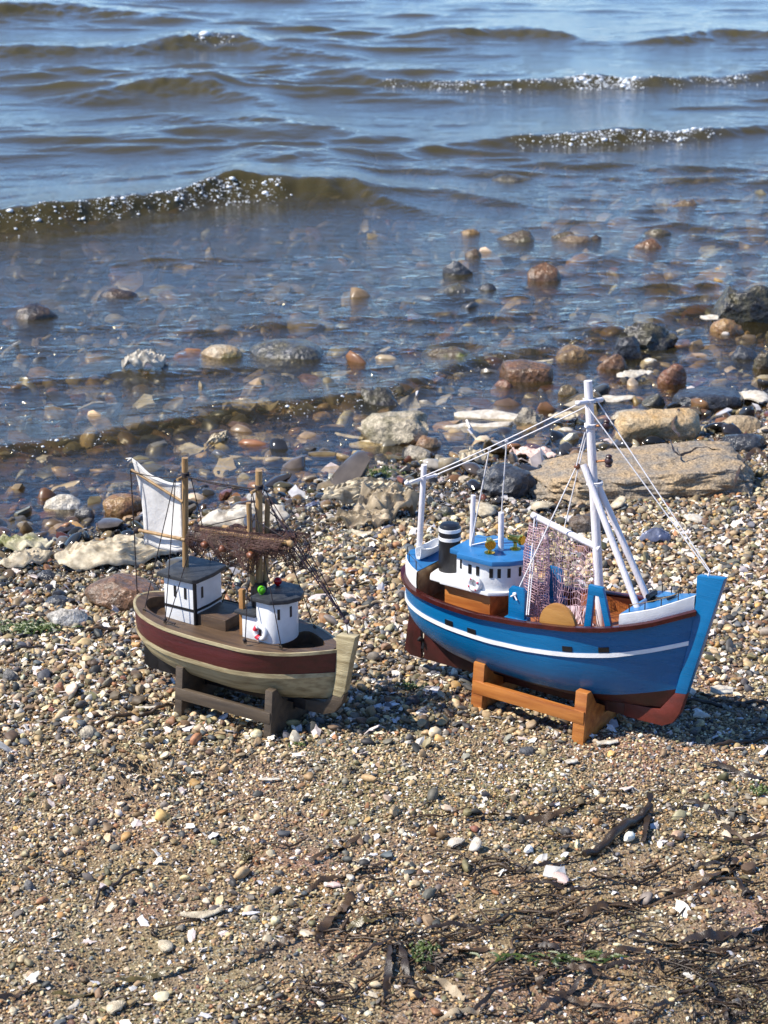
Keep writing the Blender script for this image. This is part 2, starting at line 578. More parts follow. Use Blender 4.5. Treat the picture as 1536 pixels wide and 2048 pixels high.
class Scatter:
    def __init__(s): s.P = []; s.R = []; s.Sc = []; s.I = []; s.C = []; s.W = []

    def add(s, P, R, Sc, I, C, W):
        for a, b in zip((s.P, s.R, s.Sc, s.I, s.C, s.W), (P, R, Sc, I, C, W)): a.append(b)

    def build(s, name):
        P = np.concatenate(s.P); me = bpy.data.meshes.new(name)
        me.vertices.add(len(P)); me.vertices.foreach_set('co', P.astype(np.float32).ravel())
        for an, ty, key, arr in (('rot', 'FLOAT_VECTOR', 'vector', s.R), ('scl', 'FLOAT_VECTOR', 'vector', s.Sc), ('idx', 'INT', 'value', s.I), ('wet', 'FLOAT', 'value', s.W)):
            at = me.attributes.new(an, ty, 'POINT')
            at.data.foreach_set(key, np.concatenate(arr).astype(np.int32 if ty == 'INT' else np.float32).ravel())
        at = me.attributes.new('pcol', 'FLOAT_COLOR', 'POINT')
        c = np.concatenate(s.C); at.data.foreach_set('color', np.concatenate([c, np.ones((len(c), 1))], 1).astype(np.float32).ravel())
        o = add_obj(name, me)
        ng = bpy.data.node_groups.new(name + '_nodes', 'GeometryNodeTree')
        ng.interface.new_socket('Geometry', in_out='INPUT', socket_type='NodeSocketGeometry')
        ng.interface.new_socket('Geometry', in_out='OUTPUT', socket_type='NodeSocketGeometry')
        N, L = ng.nodes.new, ng.links.new
        gi, go = N('NodeGroupInput'), N('NodeGroupOutput')
        ci = N('GeometryNodeCollectionInfo'); ci.inputs['Collection'].default_value = LIB
        ci.inputs['Separate Children'].default_value = True; ci.inputs['Reset Children'].default_value = True
        ip = N('GeometryNodeInstanceOnPoints'); ip.inputs['Pick Instance'].default_value = True
        def named(nm, ty):
            a = N('GeometryNodeInputNamedAttribute'); a.data_type = ty; a.inputs['Name'].default_value = nm; return a.outputs['Attribute']
        L(gi.outputs[0], ip.inputs['Points']); L(ci.outputs[0], ip.inputs['Instance'])
        L(named('idx', 'INT'), ip.inputs['Instance Index']); L(named('rot', 'FLOAT_VECTOR'), ip.inputs['Rotation']); L(named('scl', 'FLOAT_VECTOR'), ip.inputs['Scale'])
        L(ip.outputs[0], go.inputs[0])
        md = o.modifiers.new('scatter', 'NODES'); md.node_group = ng
        return o


def jitter(x0, x1, y0, y1, step, rng):
    X, Y = np.meshgrid(np.arange(x0, x1, step), np.arange(y0, y1, step))
    x = X.ravel() + rng.uniform(-.5, .5, X.size) * step; y = Y.ravel() + rng.uniform(-.5, .5, X.size) * step
    return x, y


def in_view(x, y, pad=.16):
    """Only lay grains where the beach can be seen from about here."""
    return np.abs(x) < (.205 * np.maximum(y, .2) * 1.02 + pad)


DRY = dict(tan=20, sand=13, grey=17, dark=14, slate=8, cream=11, white=5, rust=4, red=.5, olive=10, brown=14, amber=4)
GRIT = dict(tan=28, sand=24, grey=12, dark=12, slate=3, cream=12, white=7, rust=2.5, red=.5, olive=7, brown=8, amber=3.5)
WETU = dict(tan=20, sand=14, grey=14, dark=14, slate=10, cream=12, white=6, rust=8, red=3, olive=12, brown=14, amber=8)
WETP = dict(tan=14, sand=8, grey=20, dark=20, slate=14, cream=9, white=6, rust=8, red=5, olive=10, brown=14, amber=3)


def lay(sc, x, y, dia, rng, pal, chip=0.0, sink=.25, flat=1.0, wet_extra=0.0):
    n = len(x); z = terrain(x, y)
    wet = np.clip(wet_of(x, y, z) + wet_extra, 0, 1)
    C = palette(pal, n, rng); C = C * (1 - .55 * wet[:, None])
    is_chip = rng.random(n) < chip
    I = np.where(is_chip, rng.integers(8, 12, n), rng.integers(0, 8, n))
    light = np.array([PAL['cream'], PAL['white'], (.74, .62, .55), (.62, .60, .60)])[rng.integers(0, 4, n)] * rng.uniform(.8, 1.1, (n, 1))
    C = np.where(is_chip[:, None], light * (1 - .25 * wet[:, None]), C)
    r = dia / 2
    R = np.stack([rng.normal(0, .45, n), rng.normal(0, .45, n), rng.uniform(0, 2 * pi, n)], 1)
    k = np.where(is_chip, rng.uniform(1.1, 1.9, n), rng.uniform(.85, 1.2, n))
    Sc = np.stack([r * k * rng.uniform(.9, 1.25, n), r * k * rng.uniform(.8, 1.1, n), r * np.where(is_chip, 1.0, rng.uniform(.75, 1.1, n) * flat)], 1)
    P = np.stack([x, y, z + r * np.where(is_chip, .55, .62 - sink)], 1)
    sc.add(P, R, Sc, I, C, wet)


sc = Scatter(); rng = np.random.default_rng(3)
# how coarse the shingle is: gravel round and behind the boats, grit and sand in front
def coarse(x, y):
    c = smooth01((y - 1.55 + .10 * fbm(x * 3, y * 3, 0, 71, 3) - .10 * x) / .28)
    return np.clip(c + .25 * fbm(x * 5, y * 5, 0, 73, 3), 0, 1)
def bare(x, y):                                   # patches of open sand
    b = smooth01((.20 + fbm(x * 4.5 + 3, y * 6, 0, 75, 3) + 1.0 * (x - .02) * smooth01((1.45 - y) / .3)) / .5) * smooth01((1.55 - y) / .2)
    p = on_level(1380, 1000, .02)                 # damp sand in front of the big slab
    return np.maximum(b, np.exp(-(((x - p[0]) / .16) ** 2 + ((y - p[1]) / .09) ** 2) ** 2))

x, y = jitter(-.75, .8, 1.02, 2.75, .0030, rng)   # grit
k = in_view(x, y); x, y = x[k], y[k]
k = (terrain(x, y) > -.004) & (rng.random(len(x)) < .93 - .55 * coarse(x, y) - .42 * bare(x, y)); x, y = x[k], y[k]
lay(sc, x, y, rng.lognormal(math.log(.0027), .28, len(x)), rng, GRIT, .11, .2)
x, y = jitter(-.75, .8, 1.02, 2.9, .0058, rng)    # fine gravel
k = in_view(x, y); x, y = x[k], y[k]
k = (terrain(x, y) > -.006) & (rng.random(len(x)) < (.07 + .87 * coarse(x, y)) * (1 - .75 * bare(x, y))); x, y = x[k], y[k]
lay(sc, x, y, rng.lognormal(math.log(.0060), .27, len(x)), rng, DRY, .17, .12)
x, y = jitter(-.75, .8, 1.05, 2.9, .013, rng)     # larger gravel
k = in_view(x, y); x, y = x[k], y[k]
k = (terrain(x, y) > -.008) & (rng.random(len(x)) < (.014 + .43 * coarse(x, y)) * (1 - .8 * bare(x, y))); x, y = x[k], y[k]
lay(sc, x, y, rng.lognormal(math.log(.0098), .22, len(x)), rng, DRY, .13, .15)
gravel = sc.build('beach_gravel')
tag(gravel, 'loose gravel, grit and broken shell covering the beach', 'gravel', kind='stuff')

sc = Scatter()
x, y = jitter(-.95, 1.1, 1.85, 3.4, .034, rng)    # cobbles strewn along the waterline
k = in_view(x, y, .2); x, y = x[k], y[k]
ss = y - shore_y(x); k = rng.random(len(x)) < .72 * np.exp(-((ss - .06) / .26) ** 2); x, y = x[k], y[k]
lay(sc, x, y, rng.lognormal(math.log(.024), .36, len(x)), rng, WETP, .08, .12, .75, .3)
x, y = jitter(-.95, 1.1, 2.05, 3.7, .017, rng)    # shingle at the water's edge and under the shallows
k = in_view(x, y, .2); x, y = x[k], y[k]
zz = terrain(x, y); k = (zz < .022) & (rng.random(len(x)) < .62); x, y = x[k], y[k]
lay(sc, x, y, rng.lognormal(math.log(.014), .34, len(x)), rng, WETP, .07, .15, .8, 1)
x, y = jitter(-1.3, 1.5, 2.2, 5.4, .042, rng)
k = in_view(x, y, .2); x, y = x[k], y[k]
zz = terrain(x, y); k = (zz < -.002) & (rng.random(len(x)) < .62); x, y = x[k], y[k]
dd = np.minimum(rng.lognormal(math.log(.038), .42, len(x)), .016 + 1.5 * np.maximum(-terrain(x, y), 0))
lay(sc, x, y, dd, rng, WETU, .03, .22, .8, -.5)
shingle = sc.build('wet_shingle')
tag(shingle, 'wet shingle at the water\'s edge and under the shallows', 'shingle', kind='stuff')

# ------------------------------------------------------------------ stones one can pick out
_RM = {}


def rock_material(c1, c2, wet, speck=0.0, green=0.0):
    key = (c1, c2, wet, speck, green)
    if key in _RM: return _RM[key]
    m, nt, p, out = nodes_of('stone_' + c1 + '_' + c2)
    N, L = nt.nodes.new, nt.links.new
    a, b = PAL[c1], PAL[c2]
    k = 1 - .45 * wet
    tc = N('ShaderNodeTexCoord')
    n1 = N('ShaderNodeTexNoise'); n1.inputs['Scale'].default_value = 38; n1.inputs['Detail'].default_value = 7; n1.inputs['Roughness'].default_value = .65
    n2 = N('ShaderNodeTexNoise'); n2.inputs['Scale'].default_value = 420; n2.inputs['Detail'].default_value = 4
    n3 = N('ShaderNodeTexVoronoi'); n3.inputs['Scale'].default_value = 120
    for q in (n1, n2, n3): L(tc.outputs['Object'], q.inputs['Vector'])
    r = N('ShaderNodeValToRGB')
    r.color_ramp.elements[0].position = .36; r.color_ramp.elements[0].color = (*[q * k for q in b], 1)
    r.color_ramp.elements[1].position = .62; r.color_ramp.elements[1].color = (*[q * k for q in a], 1)
    L(n1.outputs[0], r.inputs[0])
    mr = N('ShaderNodeMapRange'); mr.inputs['From Min'].default_value = .3; mr.inputs['From Max'].default_value = .7
    mr.inputs['To Min'].default_value = .55 - .2 * speck; mr.inputs['To Max'].default_value = 1.3 + .3 * speck
    L(n2.outputs[0], mr.inputs[0])
    mx = N('ShaderNodeMix'); mx.data_type = 'RGBA'; mx.blend_type = 'MULTIPLY'; mx.inputs[0].default_value = 1
    L(r.outputs[0], mx.inputs[6]); L(mr.outputs[0], mx.inputs[7])
    colr = mx.outputs[2]
    if green:
        g = N('ShaderNodeTexNoise'); g.inputs['Scale'].default_value = 22; L(tc.outputs['Object'], g.inputs['Vector'])
        gr = N('ShaderNodeValToRGB'); gr.color_ramp.elements[0].position = .5; gr.color_ramp.elements[1].position = .62
        gr.color_ramp.elements[1].color = (green, green, green, 1); L(g.outputs[0], gr.inputs[0])
        gm = N('ShaderNodeMix'); gm.data_type = 'RGBA'; L(gr.outputs[0], gm.inputs[0]); L(colr, gm.inputs[6]); gm.inputs[7].default_value = (.085, .10, .012, 1)
        colr = gm.outputs[2]
    L(colr, p.inputs['Base Color'])
    p.inputs['Roughness'].default_value = .78 - .60 * wet
    ad = N('ShaderNodeMath'); ad.operation = 'MULTIPLY_ADD'; L(n3.outputs['Distance'], ad.inputs[0]); ad.inputs[1].default_value = .6; L(n1.outputs[0], ad.inputs[2])
    ad2 = N('ShaderNodeMath'); ad2.operation = 'MULTIPLY_ADD'; L(n2.outputs[0], ad2.inputs[0]); ad2.inputs[1].default_value = .35; L(ad.outputs[0], ad2.inputs[2])
    bp = N('ShaderNodeBump'); bp.inputs['Strength'].default_value = .85; bp.inputs['Distance'].default_value = .004
    L(ad2.outputs[0], bp.inputs['Height']); L(bp.outputs[0], p.inputs['Normal'])
    _RM[key] = m
    return m


_seed = [500]


def stone(label, cx, cy, w, h, c1, c2, wet=.8, jag=.1, deep=.75, sub=False, name='stone', cat='stone', group=None, cuts=3, green=0, speck=.3, yaw=0, tilt=0, lump=.2, boxy=0):
    """A stone whose outline spans w x h pixels round (cx, cy) in the photograph, resting on the beach or sea bed."""
    _seed[0] += 1
    if group == A and not sub: cy += h * .11; h *= .78; w *= 1.08
    base = ground_hit(cx, cy + h * .42, water=not sub)
    k = px_per_m(base); el = math.atan2(CAM_H - base[2], base[1])
    rx = w / 2 / k; ry = max(min(rx * deep, (h / k) / (2 * sin(el)) * .9), .004)
    x, y = base[0], base[1] + ry * .75
    top = base[2] + max((h / k - 1.0 * ry * sin(el)) / cos(el), .25 * rx)
    g = ground_z(x, y); bot = min(g, base[2]) - .25 * (top - g) - .006
    rz = (top - bot) / 2
    if g < -.004 and not sub:                    # only the crown of a deep-set stone shows
        hq = min(max((0 - (top + bot) / 2) / rz, 0), .90); kk = min(1 / sqrt(1 - hq * hq), 2.2); rx *= kk; ry *= kk
    if group != A and 'pebble' not in name: jag = min(jag * 1.7 + .06, .75)
    v, f = stone_verts(5 if w > 300 else 4 if w > 100 else (3 if w > 34 else 2), _seed[0], jag, lump, cuts)
    v = v / np.abs(v).max(0)
    if boxy:
        v = v * (1 + boxy * .8 * (1 / np.maximum(np.abs(v).max(1), .35) - 1))[:, None]; v = v / np.abs(v).max(0)
    if jag > .25:
        o = _seed[0] * 1.7
        v = v * (1 + .07 * jag * fbm(v[:, 0] * 7 + o, v[:, 1] * 7, v[:, 2] * 7, _seed[0], 3))[:, None]
    v = v * np.array([rx, ry, rz])
    me = bpy.data.meshes.new(name)
    me.from_pydata([tuple(q) for q in v], [], f)
    finish(me, rock_material(c1, c2, wet, speck, green), True, 50 if jag > .3 else None)
    o = add_obj(name, me, None, (x, y, (top + bot) / 2), (0, tilt, yaw))
    return tag(o, label, cat, group)


A, B_, C_ = 'stones in the shallows', 'stones at the waterline', 'stones on the beach'
# out in the water
stone('smooth olive stone breaking the surface left of two brown stones, right half of the shallows', 1033, 468, 74, 30, 'olive', 'brown', 1, .05, group=A)
stone('small flat brown stone showing above water, left of the smooth olive one', 940, 458, 46, 20, 'brown', 'amber', 1, .05, group=A)
stone('rounded brown stone with wet glint, rear one of a touching pair', 1128, 465, 56, 24, 'brown', 'olive', 1, .05, group=A)
stone('low brown stone lying against the rounded one, front of a touching pair', 1150, 474, 56, 18, 'brown', 'tan', 1, .05, group=A)
stone('small dark stone just awash, right of the touching pair of brown stones', 1192, 473, 22, 12, 'dark', 'brown', 1, .05, group=A)
stone('domed brown stone, rear one of two at the far right of the shallows', 1317, 462, 46, 20, 'brown', 'olive', 1, .05, group=A)
stone('wider flat brown stone, front one of two at the far right of the shallows', 1305, 483, 68, 26, 'brown', 'rust', 1, .08, group=A)
stone('knobbly black wet rock in the shallows with a tan stone behind it', 921, 531, 60, 40, 'dark', 'slate', 1, .45, group=A, name='rock', cat='rock')
stone('small tan stone behind the knobbly black rock', 947, 504, 36, 24, 'tan', 'brown', 1, .1, group=A)
stone('brown pointed rock standing highest above the shallows', 1088, 540, 66, 46, 'brown', 'rust', 1, .3, group=A, name='rock', cat='rock', cuts=6, boxy=.5, deep=.9)
stone('dark green-grey wet stone in front of the knobbly black rock', 915, 573, 78, 30, 'slate', 'olive', 1, .25, group=A)
stone('little black stone touching the dark green-grey one on its right', 973, 571, 36, 18, 'dark', 'slate', 1, .2, group=A)
stone('tiny black stone between the knobbly rock and the pointed rock', 1000, 527, 18, 12, 'dark', 'slate', 1, .3, group=A)
stone('long dark wet stone awash behind all the other shallows stones', 1030, 356, 92, 16, 'dark', 'olive', 1, .1, group=A)
stone('ragged brown rock, farthest right stone in the open shallows', 1372, 404, 58, 18, 'brown', 'tan', 1, .5, group=A, name='rock', cat='rock')
stone('round dark brown wet stone alone at the left edge of the shallows', 68, 622, 84, 44, 'brown', 'dark', 1, .12, group=A)
stone('dark stone barely awash, right of the round one at the left edge', 234, 584, 66, 26, 'dark', 'brown', 1, .12, group=A)
stone('dark grey-green boulder awash, larger of the touching two left of centre', 566, 697, 158, 56, 'slate', 'olive', 1, .08, group=A, name='boulder', cat='boulder')
stone('yellowish pale stone touching the dark grey-green boulder on its left', 443, 699, 84, 40, 'amber', 'cream', .8, .1, group=A, green=.5)
stone('small amber pointed stone behind the yellowish pale one', 390, 672, 22, 20, 'amber', 'brown', 1, .2, group=A, sub=True)
stone('pale flat stone under water behind the yellowish one', 430, 655, 60, 14, 'cream', 'tan', 1, .1, sub=True, group=A)
stone('pinkish flat stone under water in the middle of the shallows', 840, 655, 80, 16, 'cream', 'tan', 1, .1, sub=True, group=A)
stone('reddish flat stone under water below the pointed brown rock', 1082, 650, 66, 16, 'rust', 'tan', 1, .1, sub=True, group=A)
stone('big mottled pale stone under water at left, by the foam-washed shell', 170, 792, 110, 34, 'cream', 'tan', 1, .25, sub=True, group=A)
stone('smaller pale stone under water in front of the big mottled pale one', 112, 818, 60, 20, 'cream', 'white', 1, .2, sub=True, group=A)
# along the breaking wavelet
stone('large ragged black and olive rock cut by the right edge of the picture', 1502, 612, 170, 84, 'dark', 'olive', .9, .6, group=B_, name='rock', cat='rock', cuts=6)
stone('orange-brown stone in front of the large ragged rock at right', 1458, 652, 70, 32, 'rust', 'amber', .8, .1, group=B_)
stone('craggy olive rock washed by the wavelet, right of centre', 1300, 674, 120, 60, 'dark', 'olive', 1, .6, group=B_, name='rock', cat='rock', cuts=5)
stone('dark pointed rock leaning on the craggy olive rock', 1254, 694, 60, 56, 'slate', 'dark', 1, .3, group=B_, name='rock', cat='rock', cuts=6)
stone('brown pair-topped stone below the dark pointed rock', 1228, 724, 66, 32, 'brown', 'rust', 1, .15, group=B_)
stone('olive weed-covered stone washed over by the wavelet', 915, 706, 130, 36, 'olive', 'brown', 1, .15, group=B_, green=.9)
stone('brown stone behind the flat rusty block', 1035, 700, 84, 34, 'brown', 'olive', 1, .15, group=B_)
stone('flat rusty brown block with a pale shell sliver at its foot', 1056, 744, 104, 42, 'rust', 'brown', .9, .1, group=B_, cuts=6, boxy=.7)
stone('amber-streaked stone under the wavelet right of the flat rusty block', 1140, 706, 90, 30, 'amber', 'brown', 1, .2, group=B_)
stone('small reddish stone left of the flat rusty block', 1006, 768, 44, 22, 'red', 'rust', 1, .1, group=B_)
stone('black wet rock at the end of the wavelet above the pale craggy rock', 752, 796, 104, 42, 'dark', 'olive', 1, .35, group=B_, name='rock', cat='rock')
stone('big pale craggy rock standing at the waterline in the middle', 790, 852, 152, 82, 'cream', 'olive', .45, .45, group=B_, name='rock', cat='rock', cuts=7, boxy=.4, lump=.35)
stone('brown rounded stone tucked under the right end of the pale craggy rock', 850, 884, 62, 28, 'tan', 'rust', .8, .1, group=B_)
stone('olive round stone under water right of the wavelet, left of a twin', 1136, 780, 44, 26, 'olive', 'tan', 1, .1, group=B_)
stone('olive round stone behind the blue boat\'s mast top', 1180, 796, 72, 32, 'olive', 'tan', 1, .1, group=B_)
stone('dark stone left of the long dark slab', 1308, 801, 52, 28, 'dark', 'olive', 1, .15, group=B_)
stone('long dark slab lying in still water at right', 1420, 798, 140, 38, 'dark', 'slate', 1, .12, group=B_, cuts=6, boxy=.7)
stone('red-brown capped stone in still water at right', 1348, 752, 62, 44, 'red', 'rust', .9, .12, group=B_)
stone('round dark stone near the right edge in still water', 1492, 708, 62, 34, 'dark', 'slate', 1, .08, group=B_)
stone('brown ragged stone cut by the right edge beside the round dark one', 1530, 722, 50, 40, 'brown', 'olive', 1, .3, group=B_)
stone('pale knobbly stone in still water below the blue boat\'s upper stay', 1062, 832, 66, 34, 'cream', 'dark', .6, .45, group=B_)
stone('flat pale stone under still water left of the knobbly one', 915, 818, 60, 18, 'cream', 'tan', 1, .15, sub=True, group=B_)
stone('large yellow stone with overhanging front at right', 1318, 858, 176, 74, 'sand', 'amber', .25, .18, group=B_, cuts=7, deep=.6, boxy=.5, lump=.3)
stone('grey slab leaning behind the large yellow stone', 1270, 832, 90, 26, 'grey', 'cream', .6, .1, group=B_)
stone('rounded tan stone right of the large yellow stone', 1486, 852, 92, 38, 'tan', 'sand', .5, .1, group=B_)
stone('blue-black wet stone at the right behind the big slab', 1492, 886, 92, 44, 'slate', 'dark', 1, .1, group=B_)
stone('broad flat sandstone slab behind the blue boat', 1310, 958, 490, 98, 'tan', 'grey', .12, .5, group=C_, name='rock', cat='rock', cuts=5, deep=.55, speck=.8, lump=.34, boxy=.5, yaw=.10, tilt=-.05)
stone('black rough rock against the left end of the broad slab', 1012, 964, 132, 84, 'dark', 'slate', .75, .28, group=C_, name='rock', cat='rock', cuts=4)
stone('green-filmed grey stone left of the black rough rock', 893, 1026, 42, 26, 'slate', 'olive', .8, .12, group=C_, green=.7)
stone('dark brown stone below the broad slab, behind the boom', 1172, 1052, 76, 44, 'dark', 'brown', .5, .25, group=C_)
# left of centre at the waterline
stone('tan-white stone under the clear edge water, left of centre', 514, 882, 110, 38, 'cream', 'tan', .9, .2, sub=True, group=B_)
stone('small white stone on the sea bed right of the tan-white one', 553, 902, 36, 16, 'white', 'cream', 1, .05, sub=True, group=B_)
stone('flat pale stone behind the aft mast\'s top', 366, 898, 50, 24, 'cream', 'tan', .9, .1, sub=True, group=B_)
stone('pale green-grey stone right of the pale craggy rock\'s foot', 836, 908, 66, 32, 'cream', 'grey', .7, .15, group=B_)
stone('dark grey stone under clear water, left of the razor shells', 640, 896, 80, 26, 'slate', 'grey', 1, .05, sub=True, group=B_)
stone('white speckled oval stone in clear water left of the sail', 125, 1005, 80, 34, 'white', 'cream', .7, .08, group=B_)
stone('orange-brown boulder half hidden behind the sail', 245, 1008, 100, 44, 'rust', 'amber', .9, .06, group=B_, name='boulder', cat='boulder')
stone('small grey-black stone in clear water left of the orange-brown boulder', 166, 1026, 42, 26, 'slate', 'grey', 1, .12, group=B_)
stone('blue-white stone in clear water above the orange-brown boulder', 238, 975, 60, 22, 'grey', 'white', 1, .1, sub=True, group=B_)
stone('large brown boulder behind the maroon boat\'s stern', 244, 1192, 160, 74, 'rust', 'brown', .75, .06, group=C_, name='boulder', cat='boulder')
stone('pale grey-white stone in front of the large brown boulder', 130, 1238, 88, 46, 'white', 'grey', .3, .2, group=C_, cuts=6)
stone('black stone behind the pale grey-white stone', 118, 1204, 62, 28, 'dark', 'slate', .8, .2, group=C_)
stone('dark stone behind the black one, left of the oyster', 92, 1152, 44, 22, 'dark', 'slate', .9, .15, group=C_)
stone('small brick-red stone at the left edge near the water', 52, 1188, 26, 18, 'red', 'rust', .6, .1, group=C_)
stone('grey-white lumpy pebble on the gravel left of the maroon boat\'s stand', 174, 1466, 40, 28, 'grey', 'cream', .1, .2, group=C_, name='pebble', cat='pebble')
stone('pink pebble on the gravel at far left', 120, 1562, 28, 24, 'red', 'cream', .1, .08, group=C_, name='pebble', cat='pebble')
stone('rust-red pebble at the left edge, above the grey-white lumpy pebble', 116, 1376, 26, 22, 'rust', 'red', .2, .08, group=C_, name='pebble', cat='pebble')
stone('dark grey pebble at the far left edge of the gravel', 20, 1352, 34, 26, 'slate', 'grey', .2, .08, group=C_, name='pebble', cat='pebble')
stone('charcoal pebble in front of the blue boat\'s stand', 1056, 1502, 42, 20, 'dark', 'slate', .2, .15, group=C_, name='pebble', cat='pebble')
stone('blue-grey flat pebble in front of the maroon boat\'s bow', 648, 1484, 28, 12, 'slate', 'grey', .1, .08, group=C_, name='pebble', cat='pebble')
stone('dark angular pebble in the sand at lower left', 55, 1772, 26, 22, 'slate', 'grey', .1, .25, group=C_, name='pebble', cat='pebble')
stone('orange-red chip in the sand near the bottom edge', 624, 2010, 28, 18, 'rust', 'red', .1, .3, group=C_, name='pebble', cat='pebble')
stone('round black pebble near the bottom right corner', 1476, 2007, 26, 20, 'dark', 'slate', .5, .05, group=C_, name='pebble', cat='pebble')
stone('ochre stone behind the blue boat\'s stern post, below the oyster heap', 776, 1066, 30, 20, 'amber', 'tan', .3, .1, group=C_, name='pebble', cat='pebble')
stone('brown snail-like stone between the two boats', 742, 1128, 24, 18, 'rust', 'cream', .2, .2, group=C_, name='pebble', cat='pebble')
stone('rosy round pebble on the gravel between the two boats', 743, 1224, 20, 15, 'red', 'cream', .1, .05, group=C_, name='pebble', cat='pebble')

# ------------------------------------------------------------------ shells
SHELL_WHITE = paint('shell_white', (.62, .57, .47), .5, .2, 130, .8, col2=(.36, .30, .22), wear=.46)
SHELL_CREAM = paint('shell_cream', (.62, .53, .37), .55, .2, 140, 1.0, col2=(.30, .24, .15), wear=.48)
SHELL_BROWN = paint('shell_brown', (.48, .38, .25), .5, .2, 60, .9, col2=(.22, .17, .10), wear=.48)
SHELL_PINK = paint('shell_pink', (.70, .52, .44), .4, .2, 50, .5, col2=(.55, .38, .32), wear=.45)
SHELL_GREEN = paint('shell_weedy', (.62, .55, .38), .5, .2, 45, .8, col2=(.13, .14, .02), wear=.5)
SHELL_BLUE = paint('shell_mussel', (.10, .12, .20), .25, .2, 60, .4, col2=(.30, .32, .40), wear=.4)


def oyster_mesh(L, W, T, seed, cup=.25, ruffle=.5, ridges=7, n=44, m=16):
    """Irregular ridged valve with ruffled rim: outer and inner face, closed at the rim."""
    r = np.random.default_rng(seed); ph = r.uniform(0, 6.28, 4)
    top, bot = [], []
    for i in range(n):
        a = 2 * pi * i / n
        rad = 1 + .10 * sin(2 * a + ph[0]) + .07 * sin(3 * a + ph[1]) + ruffle * .08 * sin(7 * a + ph[2]) + ruffle * .04 * sin(13 * a + ph[3])
        narrow = 1 - .32 * smooth01((cos(a) * -1 + .2) / 1.2)
        rt, rb = [], []
        for j in range(m):
            q = (j + .0) / (m - 1)
            x = L / 2 * rad * cos(a) * q; y = W / 2 * rad * sin(a) * q * narrow
            dome = T * cup * (1 - q * q) * 2
            rid = T * .30 * abs(sin(ridges * pi * q + .8 * sin(3 * a + ph[1])))  * (q > .12)
            ruf = ruffle * T * .8 * q ** 3 * sin(6 * a + ph[2]) + ruffle * T * .4 * q ** 3 * sin(11 * a + ph[3])
            nz = 0
            rt.append((x, y, dome + rid + ruf + nz * q)); rb.append((x, y, dome * .85 - T * .32 * (1 - .8 * q ** 4) + ruf + nz * q * .6))
        top.append(rt); bot.append(rb)
    top, bot = np.array(top), np.array(bot); q = np.linspace(0, 1, m)[None]
    nz = T * .42 * fbm(top[..., 0] / L * 11 + seed, top[..., 1] / L * 11, 0, seed, 4) * (.35 + .65 * q)
    top[..., 2] += nz; bot[..., 2] += nz * .6
    mb = MB(); mb.grid(top, closed_u=True); mb.grid(bot[:, ::-1], closed_u=True)
    mb.grid(np.stack([np.array(top)[:, -1], np.array(bot)[:, -1]], 1), closed_u=True)
    return mb.mesh('shell', weld=True)


def clam_mesh(L, seed, ribs=18, h=.20, n=40, m=12):
    top, bot = [], []
    for i in range(n + 1):
        a = -1.35 + 2.7 * i / n
        R = L * (1 - .22 * abs(a / 1.35) ** 2.5)
        rt, rb = [], []
        for j in range(m):
            q = j / (m - 1)
            x = R * q * cos(a) - L * .45; y = R * q * sin(a) * .92
            z = L * h * sin(pi * min(q * .96 + .04, 1)) ** .7 * (1 - .65 * (a / 1.35) ** 2) + L * .022 * q * cos(ribs * a) + L * .012 * sin(q * 34) + L * .02 * sin(5 * a + seed) * q * q
            rt.append((x, y, z)); rb.append((x, y, z - L * .035 - .001))
        top.append(rt); bot.append(rb)
    T_, B2 = np.array(top), np.array(bot)
    mb = MB(); mb.grid(T_); mb.grid(B2[:, ::-1])
    for e in (np.stack([T_[:, -1], B2[:, -1]], 1), np.stack([B2[0], T_[0]], 1), np.stack([T_[-1], B2[-1]], 1)): mb.grid(e)
    return mb.mesh('shell', weld=True)


def razor_mesh(L, W, seed, bend=.08, n=24, m=9, leaf=False):
    r = np.random.default_rng(seed); top, bot = [], []
    for i in range(n + 1):
        t = i / n; w = W * (.35 + .65 * sin(pi * min(max(t, .03), .97)) ** .45) * (1 + .06 * sin(9 * t + seed))
        if leaf: w = W * max(sin(pi * t ** .75) ** .6, .05) * (1 + .08 * sin(11 * t + seed))
        rt, rb = [], []
        for j in range(m):
            u = j / (m - 1) * 2 - 1
            z = W * (.10 if leaf else .16) * (1 - u * u) + (.02 * L * sin(3 * t + seed) if leaf else 0) + W * .03 * sin(14 * t + 3 * u)
            p = ((t - .5) * L, u * w / 2 + bend * L * (t - .5) ** 2 * 4, z)
            rt.append(p); rb.append((p[0], p[1], p[2] - W * .10))
        top.append(rt); bot.append(rb)
    T_, B2 = np.array(top), np.array(bot)
    mb = MB(); mb.grid(T_); mb.grid(B2[:, ::-1])
    for e in (np.stack([T_[:, -1], B2[:, -1]], 1), np.stack([B2[:, 0], T_[:, 0]], 1), np.stack([B2[0], T_[0]], 1), np.stack([T_[-1], B2[-1]], 1)): mb.grid(e)
    return mb.mesh('shell', weld=True)


def shell(label, name, cx, cy, w, mat, kind='oyster', ratio=.6, T=.10, yaw=0, roll=0, pitch=0, lift=.004, sub=False, seed=1, cup=.3, ruffle=.6, group='shells along the shore'):
    p = ground_hit(cx, cy, water=False) if sub or True else None
    k = px_per_m(p); L = w / k
    if kind == 'oyster': me = oyster_mesh(L, L * ratio, L * T, seed, cup, ruffle)
    elif kind == 'clam': me = clam_mesh(L * .62, seed)
    else: me = razor_mesh(L, L * ratio, seed + int(cx), T, leaf=name == 'flat_shell' or 'pointed' in label)
    finish(me, mat, True, 60)
    o = add_obj(name, me, None, (p[0], p[1], max(p[2], -.5) + lift), (roll, pitch, yaw))
    return tag(o, label, 'shell', group)


